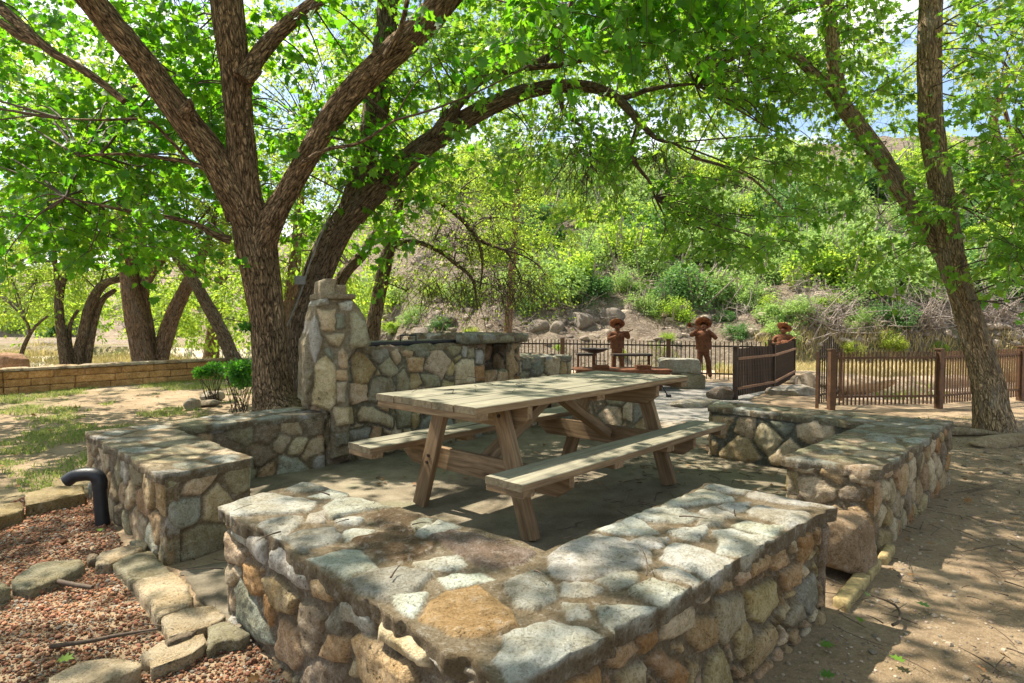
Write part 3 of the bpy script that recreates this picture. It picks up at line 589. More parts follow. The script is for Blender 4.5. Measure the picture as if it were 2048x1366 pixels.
sl_ = traced([('c', sil)], *D_, Oc, cn, cu_, Z3)[0][0]; cst = traced(cs_, *D_, Oc, cn, cu_, Z3)
a = Acc(); relief(a, sl_, Oc + cn * .02, cu_, Z3, cn, .008, stones_field(polys=cst, H=.024, seed=81, bow=.018, mort=(.33, .28, .195), gain=1.3), skirt=.36, er=.016, wob=.010, seed=81, back=True, lip=.02)
for k_, (x0, y0, x1, y1, dp) in enumerate([(232, 205, 548, 252, .40), (252, 95, 392, 212, .30), (378, 132, 474, 212, .26), (290, 78, 380, 120, .2)]):
    q0 = onplane(580 + x0 / 4.27, 540 + y1 / 4.27, Oc, cn); q1 = onplane(580 + x1 / 4.27, 540 + y0 / 4.27, Oc, cn); V, F = rockV((np.linalg.norm((q1 - q0)[:2]) / 2, dp / 2, (q1 - q0)[2] / 2), 820 + k_, 4, .05, ach, .3)
    cl_ = np.array([.40, .34, .24]) * (.9, 1.15, 1.0, 1.1)[k_]; a.add(V + (q0 + q1) / 2 - cn * (dp / 2 - .035), F, np.column_stack([np.tile(cl_, (len(V), 1)), np.ones(len(V))]))
a.build('chimney', M['stone'], bb)
# ------------------------------------------------------------------ boxes and beams
BOXF = np.array([[0, 3, 2, 1], [4, 5, 6, 7], [0, 1, 5, 4], [1, 2, 6, 5], [2, 3, 7, 6], [3, 0, 4, 7]])
def box(acc, c, s, mat=0, col=None, rot=None, taper=None):
    s = np.array(s, float) / 2; v = np.array([(-1, -1, -1), (1, -1, -1), (1, 1, -1), (-1, 1, -1), (-1, -1, 1), (1, -1, 1), (1, 1, 1), (-1, 1, 1)], float)
    if taper: v[4:, :2] *= taper
    v = v * s
    if rot is not None: v = v @ np.array(Matrix.Rotation(rot, 3, 'Z')).T
    acc.add(v + np.array(c), BOXF, col, mat)
def bevel(o, w=.004, seg=2):
    m = o.modifiers.new('bevel', 'BEVEL'); m.width = w; m.segments = seg; m.limit_method = 'ANGLE'; return o
def lidpart(acc, p, q, r, n=8): tubes(acc, np.array([p, q]), [r, r], n)
def frames(P):
    T = np.gradient(P, axis=0); T /= np.linalg.norm(T, axis=1)[:, None] + 1e-9
    ref = np.array([0, 0, 1.]) if abs(T[0, 2]) < .9 else np.array([1., 0, 0])
    A = np.cross(T[0], ref); A /= np.linalg.norm(A); As = [A]
    for k in range(1, len(P)):
        A = A - T[k] * (A @ T[k]); A /= np.linalg.norm(A) + 1e-9; As.append(A)
    As = np.array(As); return T, As, np.cross(T, As)
def smoothpath(P, Rr, step):
    P = np.asarray(P, float); Rr = np.asarray(Rr, float); out = []; ro = []
    Pe = np.concatenate([[2 * P[0] - P[1]], P, [2 * P[-1] - P[-2]]])
    for i in range(len(P) - 1):
        p0, p1, p2, p3 = Pe[i:i + 4]; L = np.linalg.norm(p2 - p1); n = max(1, int(L / step))
        t = (np.arange(n) / n)[:, None]
        out.append(.5 * ((2 * p1) + (-p0 + p2) * t + (2 * p0 - 5 * p1 + 4 * p2 - p3) * t ** 2 + (-p0 + 3 * p1 - 3 * p2 + p3) * t ** 3)); ro.append(Rr[i] + (Rr[i + 1] - Rr[i]) * t[:, 0])
    out.append(P[-1:]); ro.append(Rr[-1:]); return np.concatenate(out), np.concatenate(ro)
def tubes(acc, P, Rr, n=8, mat=0, col=None, disp=0., seed=0, step=None, cap=True, off=0.):
    if step: P, Rr = smoothpath(P, Rr, step)
    P = np.asarray(P, float); Rr = np.asarray(Rr, float); T, A, B = frames(P); k = len(P)
    th = np.arange(n) / n * 2 * math.pi; c, s = np.cos(th), np.sin(th)
    L = np.concatenate([[0], np.cumsum(np.linalg.norm(np.diff(P, axis=0), axis=1))]) + off
    r = np.repeat(Rr[:, None], n, 1)
    bc = np.stack([r * c[None], r * s[None], np.repeat(L[:, None], n, 1) * .2], -1).reshape(-1, 3)
    if disp:
        q = bc * np.array([1, 1, 1.])
        q2 = q + np.column_stack([vn(q, 8, seed), vn(q, 8, seed + 1), vn(q, 8, seed + 2)]) * .05
        rd = 1 - np.abs(fbm(q2, 16, seed + 5, 3, .55)) * 2.2
        big = fbm(q, 3.5, seed + 9, 2)
        r = r + (np.clip(rd, -.6, .8) * disp).reshape(k, n) * np.minimum(1, r / .12) + big.reshape(k, n) * r * .16
    V = P[:, None] + r[..., None] * (A[:, None] * c[None, :, None] + B[:, None] * s[None, :, None])
    V = V.reshape(-1, 3); i = np.arange(k - 1)[:, None] * n; j = np.arange(n)[None]; j2 = (j + 1) % n
    F = np.stack([i + j, i + j2, i + n + j2, i + n + j], -1).reshape(-1, 4)
    acc.add(V, F, col, mat, bc)
    if cap:
        for e, o in ((0, 1), (k - 1, 0)):
            ring = V[e * n:(e + 1) * n]; cv = np.concatenate([ring, [ring.mean(0)]]); t = np.arange(n)
            f = np.column_stack([t, (t + 1) % n, np.full(n, n)]); acc.add(cv, f if not o else f[:, ::-1], col, mat, np.concatenate([bc[e * n:(e + 1) * n], bc[e * n:e * n + 1] * 0]))
def beam(name, parent, p0, p1, wd, th, mat, up=(0, 0, 1), cham=0., label=None):
    """timber from p0 to p1 (centre line, parent's frame), own x axis along the grain; th along 'up'"""
    p0, p1 = Vector(p0), Vector(p1); x = (p1 - p0); L = x.length; x.normalize(); z = Vector(up); y = z.cross(x).normalized(); z = x.cross(y)
    h, b = L / 2, th / 2
    if cham > 0: prof = [(-h + cham, -b), (h - cham, -b), (h, b * -.1), (h, b), (-h, b), (-h, b * -.1)]
    else: prof = [(-h, -b), (h, -b), (h, b), (-h, b)]
    n = len(prof); V = [(q[0], -wd / 2, q[1]) for q in prof] + [(q[0], wd / 2, q[1]) for q in prof]
    me = bpy.data.meshes.new(name); me.from_pydata(V, [], [list(range(n)), list(range(2 * n - 1, n - 1, -1))] + [[(i + 1) % n, i, n + i, n + (i + 1) % n] for i in range(n)])
    me.materials.append(mat); o = bpy.data.objects.new(name, me); C.objects.link(o)
    o.matrix_local = Matrix.Translation((p0 + p1) / 2) @ Matrix((x, y, z)).transposed().to_4x4(); o.parent = parent
    bevel(o, .004); return o
# ------------------------------------------------------------------ picnic table
tb = thing('picnic_table', 'long pine picnic table with weathered top and two attached benches', 'table', loc=(.2749, 4.2253, 0), rz=.827)
TL, TW, BI, BO = 2.27, .4304, .4832, .7388
def planks(name, v0, v1, n, ztop, L, seed, wavy=False):
    a = Acc(); wd = (v1 - v0) / n; rg = np.random.default_rng(seed)
    for k in range(n):
        y0, y1 = v0 + k * wd + .0025, v0 + (k + 1) * wd - .0025; nx = 60; dx = rg.uniform(-.006, .006)
        x = np.linspace(-L / 2 + dx, L / 2 + dx, nx); zz = ztop + .003 * np.sin(x * 1.7 + k) + rg.uniform(-.002, .002)
        yy0 = np.full(nx, y0); yy1 = np.full(nx, y1); zb = zz - .038
        if wavy and k == 0:
            wv = vn(np.column_stack([x, x * 0]), 2.6, 7); yy0 = y0 + wv * .010; zz0 = zz + wv * .004 - .002
        else: zz0 = zz
        b = .004
        ring = [np.column_stack([x, yy0, zb]), np.column_stack([x, yy1, zb]), np.column_stack([x, yy1, zz - b]), np.column_stack([x, yy1 - b, zz]), np.column_stack([x, yy0 + b, zz0]), np.column_stack([x, yy0, zz0 - b])]
        V = np.concatenate(ring); m = len(ring)
        for q in range(m):
            i = np.arange(nx - 1); a0 = q * nx + i; b0 = ((q + 1) % m) * nx + i
            F = np.column_stack([a0, a0 + 1, b0 + 1, b0])[:, ::-1]
            sub = np.concatenate([ring[q], ring[(q + 1) % m]]); f = np.column_stack([i, i + nx, i + nx + 1, i + 1])
            a.add(sub, f, None, 0 if q in (2, 3, 4) else 1)
        for e, o in ((0, False), (nx - 1, True)):
            cap = np.array([r[e] for r in ring]); f = np.arange(m)[None]; a.add(cap, f[:, ::-1] if not o else f, None, 2)
    return a.build(name, [M['woodtop'], M['wood'], M['woodend']], tb, smooth=False, col=False)
planks('tabletop', -TW, TW, 5, .76, TL, 1, True)
planks('bench_seat', -BO, -BI, 2, .43, TL, 2)['label'] = 'near bench of the picnic table'
planks('bench_seat', BI, BO, 2, .43, TL, 3)['label'] = 'far bench of the picnic table'
W_ = M['wood']
for sx in (-1, 1):
    beam('batten', tb, (sx * (TL / 2 - .05), -TW + .01, .76 - .038 - .019), (sx * (TL / 2 - .05), TW - .01, .76 - .038 - .019), .088, .038, W_)
    for sy in (-1, 1):
        beam('bench_batten', tb, (sx * (TL / 2 - .05), sy * (BI + .005), .373), (sx * (TL / 2 - .05), sy * (BO - .005), .373), .088, .038, W_)
        beam('leg', tb, (sx * .768, sy * .475, -.0), (sx * .768, sy * .235, .72), .045, .105, W_, up=(0, 1, 0))
    beam('crossbeam', tb, (sx * (.768 - .066), -.70, .322), (sx * (.768 - .066), .70, .322), .040, .138, W_, cham=.09)
    beam('top_beam', tb, (sx * (.768 - .066), -TW + .02, .653), (sx * (.768 - .066), TW - .02, .653), .040, .138, W_, cham=.09)
    beam('brace', tb, (sx * .07, 0, .675), (sx * .66, 0, .33), .088, .060, W_)
for sx in (-1, 1):
    for sy in (-1, 1):
        for (zb, vb) in ((.345, .36), (.30, .375), (.66, .255)):
            bl_ = Acc(); tubes(bl_, [(sx * .768 + sx * .022, sy * vb, zb), (sx * .768 + sx * .031, sy * vb, zb)], [.011, .010], 8); bl_.build('bolt', M['irond'], tb, smooth=False, col=False)
beam('middle_batten', tb, (0, -TW + .03, .703), (0, TW - .03, .703), .088, .038, W_)
for sy in (-1, 1):
    for sx in (-.30, .30): beam('bench_cleat', tb, (sx, sy * (BI + .005), .373), (sx, sy * (BO - .005), .373), .088, .038, W_)
# ------------------------------------------------------------------ iron fences
def fence(name, label, pts, cat='fence', hgt_=.77, sp=.075, z0=0., bar=.017, post=.075, posts=None, rails=(.16, .68), matp='iron', gapz=.05, barmat='iron', rod=False, spike=None, capb=True):
    t = thing(name, label, cat); pts = np.array(pts, float); posts = range(len(pts)) if posts is None else posts
    zz = np.broadcast_to(z0, (len(pts),)).astype(float)
    a = Acc(); box(a, (0, 0, 0), (bar, bar, 1)); proto = None; roff = .03 if rod else 0.
    for i in range(len(pts) - 1):
        p, q = pts[i], pts[i + 1]; L = np.hypot(*(q - p)); n = int(L / sp); ang = math.atan2(*(q - p)[::-1])
        for rz_ in rails:
            m = (p + q) / 2; rb = Acc(); box(rb, (0, 0, 0), (L, bar * 1.3, .028 if not rod else .036), rot=ang)
            o = rb.build('rail', M['tanrail'] if rod else M[barmat], t, smooth=False, loc=None); o.location = (m[0] - math.sin(ang) * -roff, m[1] - math.cos(ang) * roff, (zz[i] + zz[i + 1]) / 2 + rz_)
        for k in range(1, n):
            f = k / n; c = p + (q - p) * f; z = zz[i] + (zz[i + 1] - zz[i]) * f; h = hgt_ - gapz
            if spike: h += spike(f)
            if proto is None: proto = a.build('picket', M[barmat], None, smooth=False); o = proto
            else: o = bpy.data.objects.new('picket', proto.data); C.objects.link(o)
            o.parent = t; o.location = (c[0], c[1], z + gapz + h / 2); o.scale = (1, 1, h); o.rotation_euler = (0, 0, ang)
    for i in posts:
        pa = Acc(); ang = math.atan2(*(pts[min(i + 1, len(pts) - 1)] - pts[min(i, len(pts) - 2)])[::-1])
        box(pa, (0, 0, (hgt_ + .02) / 2 - .02), (post, post, hgt_ + .06), rot=ang)
        if capb: box(pa, (0, 0, hgt_ + .032), (post + .02, post + .02, .016), rot=ang)
        o = pa.build('post', M[matp], t, smooth=False); o.location = (pts[i][0], pts[i][1], zz[i])
    return t
G1 = U(1662, 818)[:2]; G2 = U(1877, 815)[:2]; G3 = U(2040, 800)[:2]; G4 = G3 + (G3 - G2) * 1.3
fence('iron_fence', 'rusty brown picket fence behind the leaning tree on the right', [G1, G2, G3, G4], sp=.056, hgt_=.76)
fence('iron_fence', 'dark picket fence behind the statues at the foot of the hill', [(-2.2, 13.4), D(1125, 700, 12.75)[:2], D(1337, 700, 12.0)[:2], D(1540, 700, 11.35)[:2]], sp=.078, hgt_=.77, bar=.016, barmat='irond')
ga = D(1472, 700, 9.15)[:2]; gb = D(1547, 700, 10.1)[:2]; gc = D(1588, 700, 12.2)[:2]
fence('iron_gate', 'open brown gate leaf with bent wooden rails seen at a slant', [ga, gb, gc], cat='gate', sp=.058, hgt_=.76, rails=(.17, .61), rod=True, post=.06, bar=.018, barmat='irond', matp='irond')
g2 = fence('iron_gate', 'gate leaf with a pointed fan of pickets seen nearly edge on', [D(1636, 700, 8.35)[:2], D(1683, 700, 9.1)[:2]], cat='gate', sp=.09, hgt_=.74, bar=.014, post=.035, spike=lambda f: .24 * (1 - abs(f - .5) * 2), barmat='irond', capb=False)
# ------------------------------------------------------------------ ochre block wall
bw = thing('block_wall', 'low wall of ochre limestone blocks behind the lawn on the left', 'wall')
pts = np.array([(-12.5, 5.0), (-8.18, 9.93), (-6.17, 12.3), (-5.2, 12.72), (-3.2, 13.2)])
a = Acc(); cp = Acc(); rg = np.random.default_rng(5)
for i in range(len(pts) - 1):
    p, q = pts[i], pts[i + 1]; L = np.hypot(*(q - p)); ang = math.atan2(*(q - p)[::-1]); d = (q - p) / L; nn = np.array([d[1], -d[0]])
    for c in range(3):
        x = -rg.uniform(0, .3)
        while x < L:
            w_ = rg.uniform(.34, .62); x0, x1 = max(x, 0), min(x + w_, L)
            if x1 - x0 > .04:
                m = p + d * (x0 + x1) / 2 + nn * rg.uniform(-.006, .006); k = rg.uniform(.75, 1.15)
                b = Acc(); relief(a, [(x0 + .004, 0), (x1 - .004, 0), (x1 - .004, .118), (x0 + .004, .118)], np.array([p[0], p[1], -.02 + c * .125]) + np.array([nn[0], nn[1], 0]) * .12, (d[0], d[1], 0), Z3, (nn[0], nn[1], 0), .022,
                    (lambda kk, sd: (lambda P: (fbm(P, 14, sd, 3) * .012, np.column_stack([np.tile(np.array([.72, .41, .165]) * kk, (len(P), 1)) * (1 + .3 * fbm(P, 8, sd + 4, 3)[:, None]), np.ones(len(P))]))))(k, int(rg.integers(999))), skirt=.02, er=.015, wob=.004, seed=int(rg.integers(999)))
            x += w_
    box(a, (*((p + q) / 2), .16), (L, .20, .37), col=(.28, .2, .12, 0), rot=ang)
    relief(cp, [(0, 0), (L, 0), (L, .28), (0, .28)], np.array([p[0], p[1], .392]) + np.array([nn[0], nn[1], 0]) * .14, (d[0], d[1], 0), (-nn[0], -nn[1], 0), Z3, .04, stones_field(vor=(.5, .4, 'ctc', .005), H=.004, seed=i + 90), skirt=.035, er=.02, seed=i)
a.build('blocks', M['stone'], bw); cp.build('coping', M['stone'], bw)
# ------------------------------------------------------------------ rocks and slabs
def rock(name, label, c, s, seed, col=(.36, .3, .23), rot=0, cat='rock', group=None, mat='stone', sub=4):
    a = Acc(); V, F = rockV(s, seed, sub, .25, rot); cl = np.tile(np.array(col), (len(V), 1)) * (1 + .25 * fbm(V, 5 / max(s), seed + 3, 3)[:, None])
    a.add(V, F, np.column_stack([cl, np.ones(len(V))])); o = a.build(name, M[mat]); o.location = c; return tag(o, label, cat, group)
rock('boulder', 'pinkish pitted boulder in the gap between the front and right walls', (1.60, 2.98, .13), (.17, .13, .15), 5, (.40, .28, .175), rot=R(30))
def slab(name, label, px, z, th, seed, ch='v', group=None, cat='stone', res=.014, tilt=0, amp=.008, er=.010, wob=.010):
    pp = [U(x, y, z)[:2] for x, y in px]; c = np.mean(pp, 0); pl = (np.array(pp) - c) * .965
    ar = sum(pl[i][0] * pl[(i + 1) % len(pl)][1] - pl[(i + 1) % len(pl)][0] * pl[i][1] for i in range(len(pl)))
    if ar < 0: pl = pl[::-1]
    a = Acc(); cc = np.array(PAL[ch]); rg = np.random.default_rng(seed)
    relief(a, pl, (0, 0, z - .004), (1, 0, 0), (0, 1, 0), Z3, res, lambda P: (fbm(P, 9, seed, 5, .7) * amp + np.round(fbm(P, 4, seed + 3, 2) * 5) * amp * .5 + .004, np.column_stack([np.tile(cc * rg.uniform(.85, 1.1), (len(P), 1)) * (1 + .3 * fbm(P, 7, seed + 9, 3)[:, None]), np.ones(len(P))])), skirt=th, er=er, wob=wob, seed=seed, lip=.002)
    o = a.build(name, M['stone']); o.location = (c[0], c[1], 0); return tag(o, label, cat, group)
F_ = lambda L: [(x / 2.81, 880 + y / 2.81) for x, y in L]
for k, (lab, pxs, z, th, ch) in enumerate([
    ('thin grey threshold slab touching the end of the left wall, twig on it', [(628,690),(700,650),(850,620),(970,735),(940,760),(760,800),(720,790)], .035, .05, 'v'),
    ('sunlit pale threshold slab in the middle of the left entrance', [(745,800),(860,765),(980,738),(1060,800),(1090,870),(1080,920),(880,1000),(820,910)], .04, .05, 'c'),
    ('grey threshold slab between the sunlit slab and the front wall', [(905,985),(1000,935),(1190,920),(1290,985),(1180,1040),(1060,1070),(940,1100),(915,1050)], .035, .05, 'c'),
    ('dark threshold slab against the foot of the front wall', [(1165,1045),(1300,1010),(1415,1085),(1350,1120),(1250,1130),(1160,1170)], .035, .05, 'v')]):
    slab('paving_slab', lab, F_(pxs), z, th, 200 + k, ch, 'threshold slabs of the left entrance', 'paving slab', .010)
for k, (lab, pxs, z, th, ch) in enumerate([
    ('long mossy edging stone at the left end of the lower gravel row', [(50,790),(200,700),(380,670),(470,665),(475,700),(330,780),(160,840),(80,830)], .035, .05, 'v'),
    ('edging stone between the gravel beds near the threshold slabs', [(535,670),(560,630),(700,590),(800,590),(800,610),(620,695),(540,700)], .035, .05, 'c'),
    ('small edging stone tucked under the left wall', [(725,565),(780,550),(830,575),(820,600),(760,590)], .04, .05, 'v'),
    ('broken bit of edging stone half buried in the red gravel', [(470,650),(510,635),(545,640),(540,665),(490,672)], .03, .05, 'd'),
    ('sloping edging stone in front of the dark threshold slab', [(770,1200),(900,1120),(1140,1075),(1160,1130),(1090,1190),(850,1275),(830,1230)], .04, .06, 'c'),
    ('big flat edging stone at the bottom edge of the gravel', [(250,1330),(450,1230),(700,1215),(810,1240),(800,1270),(560,1366),(260,1420)], .05, .09, 'c'),
    ('thin splinter of stone lying beside the threshold slabs', [(915,1120),(1000,1085),(1110,1060),(1060,1090),(930,1140)], .05, .04, 'd'),
    ('edging stone by the lawn touching the left wall', [(135,300),(260,265),(475,245),(480,295),(300,335),(145,365)], .07, .10, 'y'),
    ('edging stone by the lawn at the left edge of the photo', [(-120,400),(0,360),(130,345),(130,385),(0,430),(-110,470)], .07, .10, 'y'),
    ('edging stone stub at the left edge in the gravel', [(-80,830),(0,800),(65,825),(30,850),(-60,880)], .04, .07, 'v')]):
    slab('edging_stone', lab, F_(pxs), z, th, 220 + k, ch, 'edging stones round the gravel bed', 'edging stone', .012)
for k, (lab, pxs) in enumerate([('farthest of the three yellow paver strips by the right wall', [(1140,650),(1188,575),(1247,590),(1200,655)]), ('middle yellow paver strip of the three by the right wall', [(1030,720),(1095,655),(1170,668),(1110,750)]), ('nearest and longest of the three yellow paver strips', [(890,885),(1025,722),(1108,752),(975,925)])]):
    o = slab('paver_strip', lab, [(1348 + x / 2.81, 880 + y / 2.81) for x, y in pxs], .028, .04, 240 + k, 'y', 'yellow paver strips at the wall foot', 'paver', .008, amp=.003, er=.004, wob=.002)
    o.data.materials[0] = M['yel']
for k, (lab, px, py, z, s, col) in enumerate([('pale rock lying beside the bare stemmed shrub', 425, 800, .05, (.16, .1, .07), (.5, .44, .34)), ('pointed pale rock in front of the shrub', 385, 817, .06, (.09, .07, .09), (.5, .42, .32)), ('long rock behind the left wall', 410, 812, .03, (.2, .09, .05), (.4, .34, .26)),
    ('round brown stone on the far side of the ochre wall at left', 22, 742, .35, (.28, .2, .2), (.42, .25, .15)), ('dark pitted rock at the foot of the open gate leaf', 1442, 798, .06, (.17, .16, .13), (.2, .16, .13)), ('flat pale rock outside the gap of the right wall', 1395, 812, .03, (.35, .2, .05), (.42, .38, .31)),
    ('large pale ledge rock behind the right wall beside the gate', 1590, 806, .04, (.42, .25, .1), (.42, .38, .32)), ('upright pale rock between the two gate leaves', 1612, 815, .0, (.15, .2, .3), (.5, .42, .34)),
    ('long kerb rock at the foot of the leaning tree', 1880, 868, .02, (.5, .09, .05), (.4, .33, .22)), ('mossy kerb rock right of the leaning tree', 2010, 885, .02, (.45, .12, .06), (.42, .32, .2))]):
    p = U(px, py); y_ = {3: 11.5, 6: 9.9, 7: 10.8}.get(k)
    if y_: p = D(px, py, y_); p[2] = z if k != 3 else .1
    rock('rock', lab, (p[0], p[1], z), s, 300 + k, col, rot=R(20 if k != 8 else -5))
# ------------------------------------------------------------------ stone bench (slab on block)
sb = thing('stone_bench', 'rough limestone bench of a long slab on a square block', 'bench')
pb = U(1380, 778); a = Acc(); V, F = rockV((.25, .19, .14), 401, 4, .06, R(10), .35); a.add(V + np.array([pb[0], pb[1] + .15, .12]), F, (.34, .31, .22, 1)); a.build('block', M['stone'], sb)
a = Acc(); V, F = rockV((.34, .21, .125), 402, 4, .05, R(-12), .32); a.add(V + np.array([pb[0] - .14, pb[1] + .2, .385]), F, (.46, .44, .38, 1)); a.build('slab', M['stone'], sb)
# ------------------------------------------------------------------ black vent pipe
vp = thing('vent_pipe', 'black pipe with a bent elbow beside the left stone wall', 'pipe')
b0 = U(208, 1046); a = Acc()
tubes(a, [b0 + [0, 0, -.1], b0 + [-.015, 0, .1], b0 + [-.02, 0, .22]], [.039, .037, .037], 20, step=.03); a.build('riser', M['black'], vp)
a = Acc(); e0 = b0 + np.array([-.02, 0, .2]); tubes(a, [e0, e0 + [-.002, .0, .055], e0 + [-.02, -.005, .085], e0 + [-.06, -.01, .093], e0 + [-.13, -.02, .085], e0 + [-.175, -.03, .055]], [.041, .041, .040, .038, .037, .037], 20, step=.015, cap=False); tubes(a, [e0 + [-.178, -.03, .053], e0 + [-.13, -.02, .083]], [.03, .03], 20); a.build('elbow', M['black'], vp)
# ------------------------------------------------------------------ lid on the pit, rod, spotlight
a = Acc(); m0 = P0 + du * .42 - dn_ * .12; L = 1.05
V = []; 
for u_ in (0, L):
    for v_ in (.02, -.26): V.append(m0 + du * u_ + dn_ * v_)
c = np.mean(V, 0) + Z3 * .985; box(a, c, (L, .34, .022), rot=a47); box(a, c + Z3 * -.02, (L - .06, .28, .025), rot=a47); ld = a.build('lid', M['black'], bb, smooth=False)
a = Acc(); h0 = c + dn_ * .1 + Z3 * .01 + du * -.02; tubes(a, [h0 - du * .09, h0 - du * .09 + Z3 * .055, h0 + du * .09 + Z3 * .055, h0 + du * .09], [.008] * 4, 8); a.build('handle', M['black'], ld)
p = U(1337, 794); a = Acc(); tubes(a, [p + [0, 0, .0], p + [-.16, .1, .30]], [.009, .009], 8); box(a, p + [.0, 0, .02], (.07, .05, .035)); tag(a.build('iron_rod', M['black']), 'thin black iron rod with a weighted foot leaning beyond the table', 'rod')
# rusted fire table with bowl
ft = thing('fire_pit_table', 'low rusted steel fire pit with raised shelf plates and lidded boxes', 'fire pit')
def at(px, py, y): return D(px, py, y)
yb = 10.6
a = Acc(); x0, x1 = at(1150, 700, yb)[0], at(1335, 700, yb)[0]; xm = (x0 + x1) / 2
box(a, (xm, yb, .33), (x1 - x0, .7, .04)); box(a, (xm, yb - .36, .27), (x1 - x0 - .1, .02, .1)); box(a, (xm, yb + .36, .27), (x1 - x0 - .1, .02, .1)); bevel(a.build('tray', M['rust'], ft, smooth=False))
for sx in (-.6, .6):
    for sy in (-.28, .28): a = Acc(); box(a, (xm + sx, yb + sy, .14), (.05, .05, .34)); a.build('leg', M['rust'], ft, smooth=False)
for (pa, pb_, zt) in ((1153, 1190, .57), (1224, 1302, .565)):
    a = Acc(); q0, q1 = at(pa, 700, yb + .3)[0], at(pb_, 700, yb + .3)[0]; box(a, ((q0 + q1) / 2, yb + .3, zt), (q1 - q0, .3, .035)); s_ = a.build('shelf', M['irond'], ft, smooth=False)
    a = Acc()
    for q in (q0 + .03, q1 - .03): box(a, (q, yb + .3, (zt + .33) / 2), (.03, .03, zt - .35))
    a.build('bracket', M['rust'], s_, smooth=False)
for (pa, pb_) in ((1187, 1217), (1272, 1300)):
    a = Acc(); q0, q1 = at(pa, 700, yb - .2)[0], at(pb_, 700, yb - .2)[0]; box(a, ((q0 + q1) / 2, yb - .2, .385), (q1 - q0, .2, .07)); b_ = a.build('lidded_box', M['rust'], ft, smooth=False)
    a = Acc(); c_ = np.array([(q0 + q1) / 2, yb - .2, .42]); tubes(a, [c_ + [-.08, 0, 0], c_ + [-.08, 0, .07], c_ + [.08, 0, .07], c_ + [.08, 0, 0]], [.008] * 4, 6); a.build('handle', M['black'], b_)
def lathe(acc, prof, c, n=24, mat=0):
    th = np.arange(n) / n * 2 * math.pi; V = np.array([[(r * math.cos(t), r * math.sin(t), z) for t in th] for r, z in prof]).reshape(-1, 3) + np.array(c)
    k = len(prof); i = np.arange(k - 1)[:, None] * n; j = np.arange(n)[None]; j2 = (j + 1) % n
    acc.add(V, np.stack([i + j, i + j2, i + n + j2, i + n + j], -1).reshape(-1, 4), None, mat)
bo = thing('steel_bowl', 'wide shallow black steel bowl on a thin stand', 'bowl'); pbw = at(1189, 703, yb - .05)
a = Acc(); lathe(a, [(.0, -.085), (.06, -.08), (.15, -.05), (.26, .0), (.265, .004), (.25, .002), (.14, -.04), (.0, -.07)], pbw + [0, 0, .05]); a.build('bowl', M['irond'], bo)
a = Acc(); tubes(a, [pbw + [0, 0, -.03], [pbw[0], pbw[1], .34]], [.02, .02], 8); a.build('stand', M['rust'], bo)
